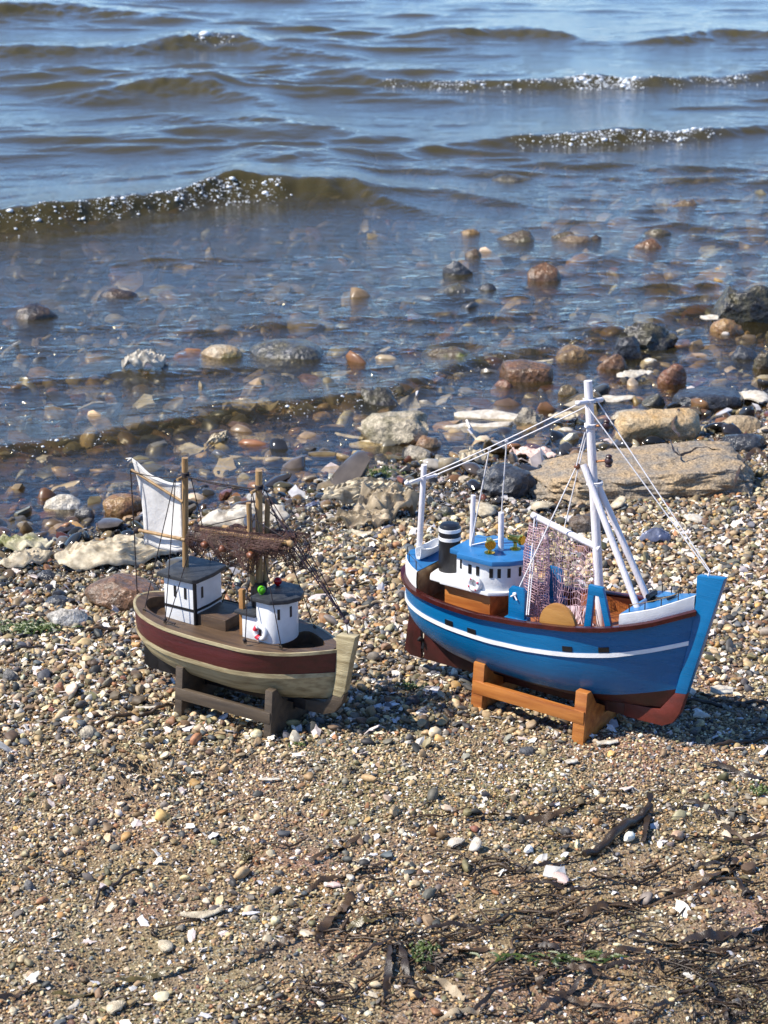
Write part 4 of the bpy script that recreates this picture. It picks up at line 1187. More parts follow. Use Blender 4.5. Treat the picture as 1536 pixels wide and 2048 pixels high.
class Hull:
    def __init__(s, us, ub, um0, um1, bmax, G, K, bow_end, est, ebow, rake_from):
        s.us, s.ub, s.um0, s.um1, s.b, s.G, s.K, s.bow_end, s.est, s.ebow, s.rf = us, ub, um0, um1, bmax, interp(G), interp(K), interp(bow_end), est, ebow, rake_from
        t = np.linspace(0, 1, 27); a = us + (um0 - us) * (1 - np.cos(t * pi / 2)); c = np.linspace(um0, ub, 30)[1:]
        s.st = np.concatenate([a, c])

    def plan(s, u):
        if u < s.um0: return s.b * max(0, 1 - ((s.um0 - u) / (s.um0 - s.us)) ** s.est) ** .5
        if u > s.um1: return .003 + (s.b - .003) * max(0, 1 - ((u - s.um1) / (s.ub - s.um1)) ** s.ebow)
        return s.b

    def half(s, u, z):
        g, k = s.G(u), s.K(u); q = min(max((z - k) / (g - k), 0), 1)
        full = max(0, 1 - (1 - q) ** 2.7) ** .5
        bow = min(max((u - s.um1) / (s.ub - s.um1), 0), 1)
        vee = .30 * q + .70 * q ** .62
        return s.plan(u) * (full * (1 - bow) + vee * bow) * (1 if u < s.um1 else 1)

    def px(s, u, z):
        q = min(max((u - s.rf) / (s.ub - s.rf), 0), 1)
        return u - (s.ub - s.bow_end(z)) * q * q

    def pt(s, u, z, side=-1, out=0.0):
        return (s.px(u, z), side * (s.half(u, z) + out), z)

    def skin(s, zlo, zhi, rows, inset=0.0):
        """Both sides of the shell between two height functions."""
        P = []
        for u in s.st:
            a, b = zlo(u), zhi(u)
            col = [s.pt(u, a + (b - a) * j / rows, -1) for j in range(rows + 1)]
            P.append(col)
        P = np.array(P); Q = P * np.array([1, -1, 1]); mb = MB()
        mb.grid(P); mb.grid(Q[:, ::-1]); return mb

    def outline(s, zf, u0=None, out=0.0):
        """Starboard bow, round the stern, to port bow, at height zf(u)."""
        us = [u for u in s.st if u0 is None or u <= u0][::-1]
        a = [np.array(s.pt(u, zf(u), -1)) for u in us]; b = [p * np.array([1, -1, 1]) for p in a[::-1]]
        return a + b[1:] if abs(a[-1][1]) < 1e-6 else a + b

    def sweep(s, line, prof):
        rings = []
        for i, p in enumerate(line):
            t = line[min(i + 1, len(line) - 1)] - line[max(i - 1, 0)]
            n = np.array([t[1], -t[0], 0]); n /= np.linalg.norm(n) + 1e-12
            if n[1] * (p[1] if abs(p[1]) > 1e-6 else 0) < 0 and i not in (0,): n = n
            rings.append([p + n * o + np.array([0, 0, dz]) for o, dz in prof])
        # make the offset direction point outwards
        R = np.array(rings); mb = MB(); mb.grid(R, closed_v=True)
        m = len(prof); mb.f.append(tuple(range(m))); L_ = len(mb.v); mb.f.append(tuple(range(L_ - m, L_)))
        return mb

    def flat(s, zf, inset, u0=None, u1=None, thick=0.0):
        """A deck sheet across the hull."""
        top = []
        us = [u for u in s.st if (u0 is None or u >= u0) and (u1 is None or u <= u1)]
        if u0 is not None and us[0] > u0: us.insert(0, u0)
        if u1 is not None and us[-1] < u1: us.append(u1)
        for u in us:
            z = zf(u); b = max(s.half(u, min(z, s.G(u))) - inset, .0004); x = s.px(u, min(z, s.G(u)))
            if u0 is None and u < s.us + .006: x += inset * .9
            top.append([(x, -b, z), (x, -b * .5, z), (x, 0, z), (x, b * .5, z), (x, b, z)])
        mb = MB(); T_ = np.array(top); mb.grid(T_)
        if thick:
            B2 = T_ - np.array([0, 0, thick]); mb.grid(B2[:, ::-1])
            for e in (np.stack([B2[:, 0], T_[:, 0]], 1), np.stack([T_[:, -1], B2[:, -1]], 1), np.stack([T_[0], B2[0]], 1), np.stack([B2[-1], T_[-1]], 1)): mb.grid(e)
        return mb


def wall_plate(poly, i, t, w, z0, z1, proud=.0005):
    """Small plate on wall i of a house plan, at fraction t along it."""
    a, b = np.array(poly[i]), np.array(poly[(i + 1) % len(poly)]); d = (b - a); L_ = np.linalg.norm(d); d /= L_
    n = np.array([d[1], -d[0]]); c = a + d * L_ * t
    p = [c - d * w / 2 + n * proud, c + d * w / 2 + n * proud, c + d * w / 2 - n * .001, c - d * w / 2 - n * .001]
    return MB().prism([tuple(q) for q in p], z0, z1)


def mirror(poly):
    """Half plan on the starboard side (y <= 0), aft to fore -> closed anticlockwise plan."""
    return poly + [(x, -y) for x, y in poly[::-1] if abs(y) > 1e-9]


def dowel(name, a, b, r, mat, parent, n=10, r2=None, bow=0):
    a, b = np.array(a, float), np.array(b, float); pts = [a + (b - a) * t for t in np.linspace(0, 1, 5)]
    for t, p in zip(np.linspace(0, 1, 5), pts): p += np.array([bow * sin(pi * t), 0, 0])
    r2 = r2 or r
    mb = MB(); mb.tube(pts, [r + (r2 - r) * t for t in np.linspace(0, 1, 5)], n)
    return mb.build(name, mat, parent, angle=50)


def line(pts, r, mat, parent, sag=0.0, name='rigging_line'):
    out = []
    for a, b in zip(pts[:-1], pts[1:]):
        a, b = np.array(a, float), np.array(b, float)
        for t in np.linspace(0, 1, 7)[:-1]: out.append(a + (b - a) * t - np.array([0, 0, sag * 4 * t * (1 - t)]))
    out.append(np.array(pts[-1], float))
    mb = MB(); mb.tube(out, r, 5); return mb.build(name, mat, parent, angle=80)


def knot(p, r, mat, parent, name='knot'):
    v, f = stone_verts(2, int(abs(p[0]) * 9e4) % 900, .3, .3, 0)
    mb = MB(); mb.add(v * r + np.array(p), f); return mb.build(name, mat, parent, angle=None)


def ring(name, c, R, r, mat, parent, axis='y', n=24, m=10, tilt=0):
    P = []
    for i in range(n):
        a = 2 * pi * i / n; row = []
        for j in range(m):
            b = 2 * pi * j / m; q = R + r * cos(b)
            row.append((c[0] + q * cos(a), c[1] + r * sin(b) + tilt * q * sin(a), c[2] + q * sin(a)))
        P.append(row)
    mb = MB(); mb.grid(np.array(P), closed_u=True, closed_v=True); return mb.build(name, mat, parent, angle=None)


def netting(name, P, r, mat, parent, hskip=1, vskip=1):
    """A knotted net: strands run along both directions of a point sheet."""
    P = np.asarray(P); nu, nv = P.shape[:2]; mb = MB()
    for i in range(0, nu, vskip): mb.tube(list(P[i]), r, 3, caps=False)
    for j in range(0, nv, hskip): mb.tube(list(P[:, j]), r, 3, caps=False)
    return mb.build(name, mat, parent, angle=None)


def stand(label, O, rz, us, th, mat, rail_z, name='display_stand', wb=.042, wt=.037, ht=.046):
    t = empty(name, O, rz); tag(t, label, 'stand', 'boat stands')
    for u in us:
        P = [(-wb, -.004), (-wt, ht), (-wt + .007, ht), (-.020, .031), (-.0045, .0225), (-.0045, .0155), (.0045, .0155), (.0045, .0225), (.020, .031), (wt - .007, ht), (wt, ht), (wb, -.004)]
        mb = MB(); n = len(P)
        mb.add([(u - th / 2, y, z) for y, z in P] + [(u + th / 2, y, z) for y, z in P], [tuple(range(n)), tuple(range(n, 2 * n))[::-1]] + [(n + i, n + (i + 1) % n, (i + 1) % n, i) for i in range(n)])
        mb.build('end_board', mat, t, bevel=.0006)
    for sgn in (-1, 1):
        y = sgn * (wb - .0039 - .0025); MB().box(us[0] - th / 2 + .001, us[1] + th / 2 - .001, y - .0025 + sgn * .0025, y + .0025 + sgn * .0025, *rail_z).build('side_rail', mat, t, bevel=.0006)
    return t


# ---- blue boat
PSI_B, O_B = radians(36), (.1481, 1.6834)
zB = float(terrain(*O_B)) + .001
boat = empty('model_fishing_boat', (O_B[0], O_B[1], zB), -PSI_B)
tag(boat, 'blue model trawler with white wheelhouse and tall white mast on orange stand', 'model boat', 'model boats on the beach')
stand('orange varnished wooden stand under the blue model boat', (O_B[0], O_B[1], zB), -PSI_B, (-.0485, .060), .012, ORANGE, (.0165, .0288))
H = Hull(-.152, .150, -.02, .03, .047,
         [(-.152, .1065), (-.125, .100), (-.085, .0985), (-.045, .098), (0, .1015), (.05, .108), (.085, .1135), (.107, .1185), (.12, .122), (.15, .133)],
         [(-.152, .064), (-.140, .053), (-.12, .043), (-.09, .034), (-.05, .028), (0, .026), (.06, .027), (.12, .031), (.15, .034)],
         [(.02, .126), (.053, .1345), (.098, .1445), (.135, .150), (.15, .152)], 3.0, 2.2, .06)
boot = interp([(-.152, .0665), (-.14, .057), (-.12, .0495), (-.09, .043), (-.05, .0385), (0, .0365), (.05, .039), (.085, .043), (.12, .050), (.15, .056)])
H.skin(boot, H.G, 14).build('hull', BLUE, boat, angle=None, weld=True)
H.skin(H.K, boot, 6).build('hull_bottom', RED_SHADE, boat, angle=None, weld=True)
# stem, keel, rudder
MB().board([(.1495, .166), (.1752, .1691), (.1455, .0545), (.1345, .0529), (.1415, .085), (.1470, .115), (.1497, .1427)], -.0036, .0036).build('stem', BLUE, boat, bevel=.0005)
MB().board([(.1345, .0527), (.1453, .0543), (.1400, .0345), (.1335, .0235), (.1236, .0182), (.100, .0172), (.085, .0176), (.085, .030), (.120, .033)], -.0036, .0036).build('forefoot', REDBOT, boat, bevel=.0005)
MB().board([(-.134, .0168), (-.134, .056), (-.11, .042), (-.06, .031), (.0848, .030), (.0848, .0176), (0, .0170)], -.003, .003).build('keel', RED_SHADE, boat, bevel=.0005)
MB().board([(-.1571, .0212), (-.1545, .0405), (-.1520, .060), (-.1440, .060), (-.1385, .050), (-.1375, .0165), (-.1500, .0160)], -.0022, .0022).build('rudder', RED_SHADE, boat, bevel=.0006)
pr = MB(); pr.tube([(-.1372, 0, .034), (-.1342, 0, .034)], .0022, 8)
for k in range(3):
    a = 2 * pi * k / 3 + .5; pr.tube([(-.1362, 0, .034), (-.1362, .007 * cos(a), .034 + .007 * sin(a)), (-.1362, .010 * cos(a + .2), .034 + .010 * sin(a + .2))], [.0012, .0026, .001], 6)
pr.build('propeller', BLACK, boat)
# bulwark, rail, wale, deck
deckz = lambda u: H.G(u) - .0135
ins = []
for u in H.st:
    bb = max(H.plan(u) - .0032, .0004); x = H.px(u, H.G(u)) + (.0032 if u < H.us + .004 else 0)
    ins.append([(x, -bb, H.G(u)), (x, -bb, deckz(u) - .001)])
I_ = np.array(ins); mb = MB(); mb.grid(I_); mb.grid((I_ * np.array([1, -1, 1]))[:, ::-1]); mb.build('bulwark_lining', DECKW, boat, angle=None)
H.flat(deckz, .0030).build('deck', DECKW, boat)
ol = H.outline(H.G)
H.sweep(ol, [(.0012, -.0018), (.0020, -.0006), (.0017, .0016), (.0, .0024), (-.0045, .0022), (-.0045, -.0018)]).build('rail_cap', MAROON, boat, angle=50)
wz = interp([(-.152, .0845), (-.14, .082), (-.11, .0785), (-.08, .0765), (-.032, .0750), (.005, .0768), (.053, .0822), (.089, .0875), (.123, .0955), (.15, .1030)])
H.sweep(H.outline(wz), [(-.001, -.0020), (.0012, -.0017), (.0019, 0), (.0012, .0017), (-.001, .0020)]).build('wale_strip', WHITE, boat, angle=60)
for u, z in ((-.0773, .0815), (-.0514, .0800), (.0483, .0872), (.081, .0918)):
    dz = (wz(u + .004) - wz(u - .004)) / .008 * .0044
    q = []
    for out in (.0007, -.001):
        q += [H.pt(u - .0045, z - .0026 - dz, -1, out), H.pt(u + .0045, z - .0026 + dz, -1, out), H.pt(u + .0045, z + .0026 + dz, -1, out), H.pt(u - .0045, z + .0026 - dz, -1, out)]
    m_ = MB(); m_.add(q, [(0, 1, 2, 3), (7, 6, 5, 4), (0, 4, 5, 1), (1, 5, 6, 2), (2, 6, 7, 3), (3, 7, 4, 0)]); m_.build('hull_window', BLACK, boat)


def raised(u0, u1, zt, white, top, face_mat, end):
    """A raised deck end: white side strake, painted top, plywood end face."""
    us = [u for u in H.st if u0 <= u <= u1]
    if us[0] > u0 + 1e-6: us.insert(0, u0)
    if us[-1] < u1 - 1e-6: us.append(u1)
    S_ = []
    for u in us:
        g = H.G(u); b = max(H.plan(u) - .0006, .0003); x = H.px(u, g)
        S_.append([(x, -b, g + .0024), (x, -b - .0006, (g + zt(u)) / 2), (x, -b, zt(u)), (x, -max(b - .0016, .0002), zt(u) + .0003)])
    S_ = np.array(S_); mb = MB(); mb.grid(S_); mb.grid((S_ * np.array([1, -1, 1]))[:, ::-1]); mb.build(white, WHITE, boat, angle=50)
    T_ = np.array([[(p[3][0], p[3][1], p[3][2] + .0002), (p[3][0], 0, p[3][2] + .0005), (p[3][0], -p[3][1], p[3][2] + .0002)] for p in S_])
    MB().grid(T_).build(top, BLUE_T, boat)
    e = S_[-1] if end == 'fore' else S_[0]; d = .0 
    ue = us[-1] if end == 'fore' else us[0]
    x0 = e[0][0]; z0 = deckz(ue); b = H.half(ue, z0) - .0030
    MB().prism([(x0 - .0015, -b), (x0 - .0002, -b), (x0 - .0002, b), (x0 - .0015, b)] if end == 'fore' else [(x0 + .0002, -b), (x0 + .0015, -b), (x0 + .0015, b), (x0 + .0002, b)], z0, zt(ue) - .0002).build(white.replace('strake', 'end_panel'), face_mat, boat)


raised(-.152, -.121, interp([(-.152, .1225), (-.121, .1180)]), 'stern_strake', 'stern_deck', TANW, 'fore')
raised(.094, .149, interp([(.094, .1275), (.12, .1345), (.149, .1475)]), 'bow_strake', 'foredeck', ORANGE, 'aft')
# deckhouse
MB().box(-.098, -.048, -.0215, .0215, .082, .1096).build('house_base', ORANGE, boat, bevel=.0005)
plate = mirror([(-.1185, -.0045), (-.1165, -.018), (-.112, -.0255), (-.1005, -.0262), (-.0990, -.0285), (-.046, -.0285), (-.034, -.0195), (-.026, -.009), (-.0235, 0)])
MB().prism(plate, .1097, .1132).build('boat_deck', WHITE, boat, bevel=.0008)
house = mirror([(-.0865, -.0195), (-.0765, -.0195), (-.0765, -.0258), (-.0500, -.0258), (-.0370, -.0180), (-.0285, -.0085), (-.0262, 0)])
MB().prism(house, .1133, .1398).build('wheelhouse', WHITE, boat, bevel=.0004)
for i, t, w in ((0, .55, .0030), (2, .34, .0034), (2, .66, .0034), (3, .30, .0034), (3, .78, .0032), (4, .45, .0030), (5, .5, .0030)):
    wall_plate(house, i, t, w, .1262, .1350).build('window', BLACK, boat)
roof = mirror([(-.0915, -.0235), (-.0812, -.0235), (-.0790, -.0305), (-.0410, -.0305), (-.0285, -.0205), (-.0205, -.0095), (-.0180, 0)])
MB().prism(roof, .1400, .1447).build('wheelhouse_roof', BLUE_T, boat, bevel=.0006)
rg = ring('life_ring', (-.0610, -.0281, .1185), .0054, .0024, WHITE, boat, tilt=.02)
for k in range(4):
    a = .5 + k * pi / 2; knot((-.0610 + .0054 * cos(a), -.0304, .1185 + .0054 * sin(a)), .0010, PINKP, rg, 'red_dot')
fn = MB(); fn.lathe([(.0002, .1590), (.0050, .1593), (.0086, .1583), (.0101, .1555), (.0102, .1500), (.0102, .1133), (.0002, .1133)], (-.1075, 0, 0), 28)
fun = fn.build('funnel', BLACK, boat)
for z in (.1435, .1518): MB().lathe([(.0100, z), (.0105, z + .0002), (.0105, z + .0034), (.0100, z + .0036)], (-.1075, 0, 0), 28).build('funnel_band', WHITE, fun)
# little dinghy lying across the stern deck
Pd = []
for i in range(13):
    t = i / 12; yy = -.014 + .036 * t; wd = .0068 * (sin(pi * (.10 + .80 * t)) ** .6 if t > .1 else sin(pi * .10 + 1.2 * t) ** .6) * (1 if t < .9 else 1 - (t - .9) * 6)
    sh = .0088 + .0026 * (2 * t - 1) ** 2
    Pd.append([(-.1335 + wd * q, yy, z) for q, z in ((-1, sh), (-.86, .0045), (-.5, .0008), (.5, .0008), (.86, .0045), (1, sh), (.80, sh), (.62, .0045), (.3, .0028), (-.3, .0028), (-.62, .0045), (-.80, sh))])
mb = MB(); mb.grid(np.array(Pd), closed_v=True); nP = 12; mb.f.append(tuple(range(nP))); mb.f.append(tuple(range(len(mb.v) - nP, len(mb.v))))
mb.v = [(x, y, z + .1212) for x, y, z in mb.v]
dg = mb.build('dinghy', WHITE, boat, angle=50)
MB().box(-.1385, -.1285, .002, .006, .1268, .1276).build('thwart', WHITE, dg)
# masts, posts, spars
dowel('stern_mast', (-.1425, 0, .119), (-.1370, 0, .2105), .0030, ROD_W, boat, r2=.0027)
dowel('stern_crossbar', (-.1395, -.0245, .1985), (-.1385, .0225, .1940), .0016, ROD_W, boat, 8)
dowel('main_mast', (.0565, 0, .094), (.0341, 0, .3190), .0043, ROD_W, boat, 14, .0037)
dowel('mast_crossbar', (.0360, -.0185, .3035), (.0378, .0185, .2985), .0022, ROD_W, boat, 8)
dowel('roof_post', (-.0800, -.0045, .1445), (-.0790, -.0045, .1935), .0025, ROD_W, boat, r2=.0023)
dowel('roof_post', (-.0510, 0, .1445), (-.0514, 0, .1812), .0027, ROD_W, boat)
dowel('cargo_boom', (-.0182, -.001, .1862), (.0525, -.001, .1690), .0030, ROD_W, boat)
dowel('bow_pole', (.0355, -.0055, .2450), (.1000, -.0150, .1290), .0030, ROD_W, boat)
dowel('bow_pole', (.0440, .0045, .2270), (.0915, .0180, .1262), .0030, ROD_W, boat)
bd = MB()
for z, s_ in ((.2270, 1.5), (.2785, 1.12), (.3005, 1.15)):
    xx = .0565 - (z - .094) / .225 * .0224
    for k in range(3): bd.lathe([(.0041 * s_, z + k * .0013 - .0008), (.0049 * s_, z + k * .0013), (.0041 * s_, z + k * .0013 + .0008)], (xx + (.0012 if s_ > 1.3 else 0), 0, 0), 16)
bd.build('mast_lashing', THREADW, boat)
for x0, z0, x1, z1 in ((.0405, .2790, .0520, .2822), (.0432, .2473, .0555, .2508)):
    pg = dowel('peg', (x0, .001, z0), (x1, .001, z1), .0011, ORANGE, boat, 6)
    MB().lathe([(.0002, .0058), (.0022, .0052), (.0030, .0040), (.0024, .0026), (.0036, .0010), (.0038, -.0012), (.0026, -.0030), (.0032, -.0044), (.0024, -.0056), (.0002, -.0058)], (x1 + .0015, .001, z1), 14).build('turned_block', BEAD, pg)
knot((.0275, -.002, .2405), .0030, KNOT, boat, 'wooden_bead')
# rigging
R0 = .00062
for y0, y1, z1 in ((-.0165, -.0225, .1982), (.0165, .0205, .1942)):
    line([(.0362 if y0 < 0 else .0378, y0, .3030 if y0 < 0 else .2992), (-.1392, y1, z1)], R0, THREADW, boat, .002)
line([(-.0435, -.006, .2518), (-.0512, 0, .1805)], R0, THREADW, boat); knot((-.0435, -.006, .2522), .0018, THREADW, boat)
line([(-.0610, -.007, .2416), (-.0785, -.0085, .1450)], R0, THREADW, boat); knot((-.0610, -.007, .2420), .0018, THREADW, boat)
line([(-.0785, -.0085, .1462), (-.0512, 0, .1560)], R0, THREADW, boat)
for y in (-.010, .008): line([(.0385, y, .3010), (.1596, y * .12, .1712)], R0, THREADW, boat)
line([(.1596, 0, .1712), (.1585, 0, .1672)], .0009, THREADW, boat)
line([(.0355, -.004, .2745), (.0275, -.004, .2405), (-.0140, -.0300, .1215)], R0, THREADW, boat)
line([(.0365, -.002, .2740), (.0285, -.001, .2405), (.0150, 0, .1790)], R0, THREADW, boat)
line([(-.0135, -.004, .1850), (.0015, -.0380, .1060)], R0, THREADW, boat); line([(-.0125, -.001, .1850), (.0030, -.0370, .1060)], R0, THREADW, boat)
kn = knot((-.0140, -.0335, .1208), .0022, THREADW, boat); line([(-.0140, -.0345, .1205), (-.0105, -.0355, .1165)], .0008, THREADW, kn, name='loose_end'); line([(-.0140, -.0345, .1205), (-.0170, -.0355, .1185)], .0008, THREADW, kn, name='loose_end')
for p in ((-.1395, -.0245, .1985), (-.1385, .0205, .1945), (.0360, -.0180, .3035), (.0378, .0165, .2988), (-.0142, -.003, .1858)): knot(p, .0026 if p[0] > -.1 else .0022, THREADW, boat)
# winches, frame and drum
for sg in (-1, 1):
    y = sg * .0315
    w_ = MB(); w_.board([(-.0205, .0880), (-.0205, .1245), (-.0180, .1275), (-.0060, .1275), (-.0035, .1245), (-.0035, .0880)], y - .0022, y + .0022)
    wb_ = w_.build('winch_cheek', BLUE, boat, bevel=.0005)
    MB().box(-.0225, -.0015, y - .0060, y + .0060, .0880, .0985).build('winch_foot', BLUE, wb_, bevel=.0004)
fr = MB()
fr.board([(.0612, .1470), (.0672, .1470), (.0640, .0990), (.0570, .0990)], -.0335, -.0300)
fr.board([(.0692, .1472), (.0752, .1472), (.0880, .1020), (.0815, .1020)], -.0335, -.0300)
fr.board([(.0612, .1472), (.0752, .1473), (.0765, .1385), (.0606, .1385)], -.0337, -.0298)
fr.build('gallows_frame', BLUE, boat, bevel=.0004)
arc = [(.0326 + .0186 * cos(a), .1025 + .0205 * sin(a)) for a in np.linspace(0, pi, 22)] + [(.0140, .0930), (.0512, .0930)]
MB().board(arc, -.0365, -.0325).build('half_round_hatch', TANW if False else paint('ochre_wood', (.40, .20, .05), .45, .2, 60, .5, (.3, 2.4, 2.4), col2=(.30, .135, .03)), boat, bevel=.0004)
# brass lamps on the roof
for (x, y, ang) in ((-.0555, -.012, -.9), (-.0420, .010, .0)):
    g = MB(); g.lathe([(.0002, .1448), (.0050, .1449), (.0050, .1457), (.0018, .1470), (.0016, .1508), (.0026, .1516), (.0002, .1522)], (x, y, 0), 16)
    gl_ = g.build('lamp_foot', BRASS, boat)
    d_ = np.array([cos(ang), sin(ang), 0]); c_ = np.array([x, y, .1550])
    b_ = MB(); b_.tube([c_ - d_ * .0078, c_ - d_ * .0068, c_ - d_ * .001, c_ + d_ * .004, c_ + d_ * .0064, c_ + d_ * .0070, c_ + d_ * .0084], [.0015, .0028, .0031, .0038, .0052, .0038, .0044], 16)
    b_.build('lamp_barrel', BRASS, gl_)
# rails of wire, anchor gear
for us_, zt, nm in (([.100, .112, .124, .136], interp([(.094, .1275), (.12, .1345), (.149, .1475)]), 'bow_rail'),):
    for sg in (-1, 1):
        pts = [(u, sg * max(H.plan(u) - .004, .002), zt(u)) for u in us_]; m_ = MB()
        for p in pts: m_.tube([p, (p[0], p[1], p[2] + .0075)], .0005, 5)
        m_.tube([(p[0], p[1], p[2] + .0072) for p in pts], .00035, 4); m_.build(nm, WIRE, boat)
m_ = MB()
pts = []
for u in (-.124, -.138, -.148):
    pts.append((u, -max(H.plan(u) - .003, 0), interp([(-.152, .1225), (-.121, .1180)])(u)))
pts += [(x, -y, z) for x, y, z in pts[::-1]]
for p in pts: m_.tube([p, (p[0], p[1], p[2] + .0085)], .0005, 5)
m_.tube([(p[0], p[1], p[2] + .0082) for p in pts], .00035, 4); m_.build('stern_rail', WIRE, boat)
an = MB(); an.box(.1035, .1090, -.0045, .0055, .1300, .1345); an.tube([(.105, -.006, .1372), (.105, .007, .1372)], .0026, 8); an.tube([(.110, 0, .135), (.124, .002, .1395)], .0011, 6); an.tube([(.124, -.006, .1395), (.126, .002, .140), (.124, .010, .1395)], .0012, 6)
an.build('anchor_winch', BLACK, boat)
# pink net hung on the boom
rn = np.random.default_rng(4)
P = []
for i in range(22):
    t = i / 21; a = 2 * pi * t * 1.0; row = []
    for j in range(34):
        q = j / 33; wid = .0085 + .0035 * sin(pi * min(q * 1.25, 1)) + .001 * q
        x = -.0075 + wid * cos(a) + .0025 * q * sin(3 * a) + .0055 * q ** 3; y = -.0075 + (.0050 + .003 * q) * sin(a) - .004 * q
        row.append((x + rn.normal(0, .0004), y + rn.normal(0, .0004), .1795 - .0845 * q + .0025 * sin(2 * a) * q + rn.normal(0, .0003)))
    P.append(row)
netting('net_bundle', P, .00034, NETP, boat)
P = []
for i in range(23):
    t = i / 22; xt = -.004 + .054 * t; zt_ = .1826 - .0125 * t - .0012; row = []
    xb = .0075 + .042 * t; zb_ = .0985 + .010 * t - .004 * sin(pi * t)
    for j in range(36):
        q = j / 35; s_ = q ** .9
        x = xt + (xb - xt) * s_ + (.010 * sin(pi * q) * (1 - t) * .4) + .0012 * sin(q * 8 + i * .5); y = -.0015 + .007 * sin(i * .55 + q * 2.0) * (.15 + q * .85) * .6 - .005 * q
        row.append((x + rn.normal(0, .0003), y + rn.normal(0, .0004), zt_ + (zb_ - zt_) * q + .001 * sin(i * .9 + 3 * q)))
    P.append(row)
netting('hanging_net', P, .00029, NETP, boat, hskip=3)
fg = MB()
for i in range(34):
    t = i / 33; x = .0085 + .042 * t; z = .106 + .010 * t
    fg.tube([(x, -.006, z), (x + rn.normal(.001, .0015), -.010 + rn.normal(0, .002), z - .008), (x + rn.normal(.003, .002), -.013 + rn.normal(0, .003), z - .0145)], .00055, 4)
fg.build('net_fringe', paint('pale_pink_yarn', (.72, .56, .58), .5, .1, 160, .3), boat)

# ---- maroon and cream boat
PSI_R, O_R = radians(32), (-.1283, 1.6864)
zR = float(terrain(*O_R)) + .001
rb = empty('model_fishing_boat', (O_R[0], O_R[1], zR), -PSI_R)
tag(rb, 'small maroon and cream model fishing boat with canvas sail and brown net', 'model boat', 'model boats on the beach')
stand('dark stained wooden stand under the maroon model boat', (O_R[0], O_R[1], zR), -PSI_R, (-.0465, .0535), .008, DARKW, (.0140, .0250), ht=.045)
H = Hull(-.119, .105, -.02, .015, .043,
         [(-.119, .0885), (-.095, .0845), (-.06, .0825), (-.02, .0815), (.03, .0815), (.07, .0825), (.105, .0845)],
         [(-.119, .054), (-.108, .042), (-.09, .033), (-.06, .027), (0, .024), (.06, .026), (.105, .032)],
         [(.02, .086), (.04, .098), (.06, .103), (.08, .105), (.09, .106)], 2.5, 2.3, .04)
wl = interp([(-.119, .0655), (-.10, .0605), (-.06, .0570), (0, .0560), (.05, .0570), (.105, .0600)])
H.skin(wl, H.G, 10).build('hull', WINE, rb, angle=None, weld=True)
H.skin(H.K, wl, 10).build('hull_bottom', CREAMP, rb, angle=None, weld=True)
H.sweep(H.outline(wl), [(-.001, -.0021), (.0011, -.0018), (.0017, .0002), (.0010, .0018), (-.001, .0021)]).build('wale_strip', CREAMP, rb, angle=60)
H.sweep(H.outline(lambda u: H.G(u) - .0012), [(-.001, -.0012), (.0007, -.0012), (.0010, -.0008), (.0014, -.0004), (.0014, .0012), (.0006, .0017), (-.001, .0016)]).build('rail_strip', CREAMP, rb, angle=50)
MB().board([(.1042, .0985), (.1245, .1010), (.1190, .078), (.1130, .0465), (.1090, .0387), (.0995, .0395), (.1025, .058), (.1040, .080)], -.0046, .0046).build('stem', CREAMP, rb, bevel=.0012)
MB().board([(.0995, .0393), (.1120, .0425), (.1090, .0330), (.1010, .0225), (.0890, .0178), (.0700, .0172), (.0700, .028), (.0900, .030)], -.004, .004).build('forefoot', DARKW, rb, bevel=.0006)
MB().board([(-.098, .0170), (-.100, .044), (-.08, .036), (-.04, .028), (.0698, .028), (.0698, .0172)], -.0035, .0035).build('keel', BLACK, rb, bevel=.0006)
MB().board([(-.1160, .0200), (-.1150, .056), (-.1090, .052), (-.1005, .042), (-.0992, .0172), (-.1100, .0168)], -.0022, .0022).build('rudder', BLACK, rb, bevel=.0005)
# deck with two sunk wells
def well(u):
    for a, b, dep in ((-.108, -.074, .010), (.049, .088, .012)):
        if a < u < b: return max(0., 1 - abs((2 * u - a - b) / (b - a)) ** 5) ** .5, dep
    return 0., 0.
us = sorted(set(list(H.st[1:-1]) + [-.108, -.1079, -.107, -.105, -.102, -.0755, -.0741, -.074, .049, .0491, .0505, .053, .083, .086, .0875, .0879, .088]))
dk, wells = MB(), MB()
rows = []
for u in us:
    g = H.G(u) + .0002; b = max(H.plan(u) - .0004, .0004); k, dep = well(u); i_ = max(b - .0125, .0008) * k; x = H.px(u, H.G(u))
    rows.append((x, b, i_, g, dep, k))
for a, c in zip(rows[:-1], rows[1:]):
    for sg in (-1, 1):
        dk.add([(a[0], sg * a[1], a[3]), (c[0], sg * c[1], c[3]), (c[0], sg * c[2], c[3]), (a[0], sg * a[2], a[3])], [(0, 1, 2, 3)])
        if a[5] or c[5]:
            dd = max(a[4], c[4])
            wells.add([(a[0], sg * a[2], a[3] + .0001), (c[0], sg * c[2], c[3] + .0001), (c[0], sg * c[2], c[3] - dd), (a[0], sg * a[2], a[3] - dd)], [(0, 1, 2, 3)])
    if a[5] or c[5]:
        dd = max(a[4], c[4]); wells.add([(a[0], -a[2], a[3] - dd), (c[0], -c[2], c[3] - dd), (c[0], c[2], c[3] - dd), (a[0], a[2], a[3] - dd)], [(0, 1, 2, 3)])
dk.build('deck', OLDW, rb, weld=True, angle=None); wells.build('deck_well', OLDW, rb, weld=True, angle=40)
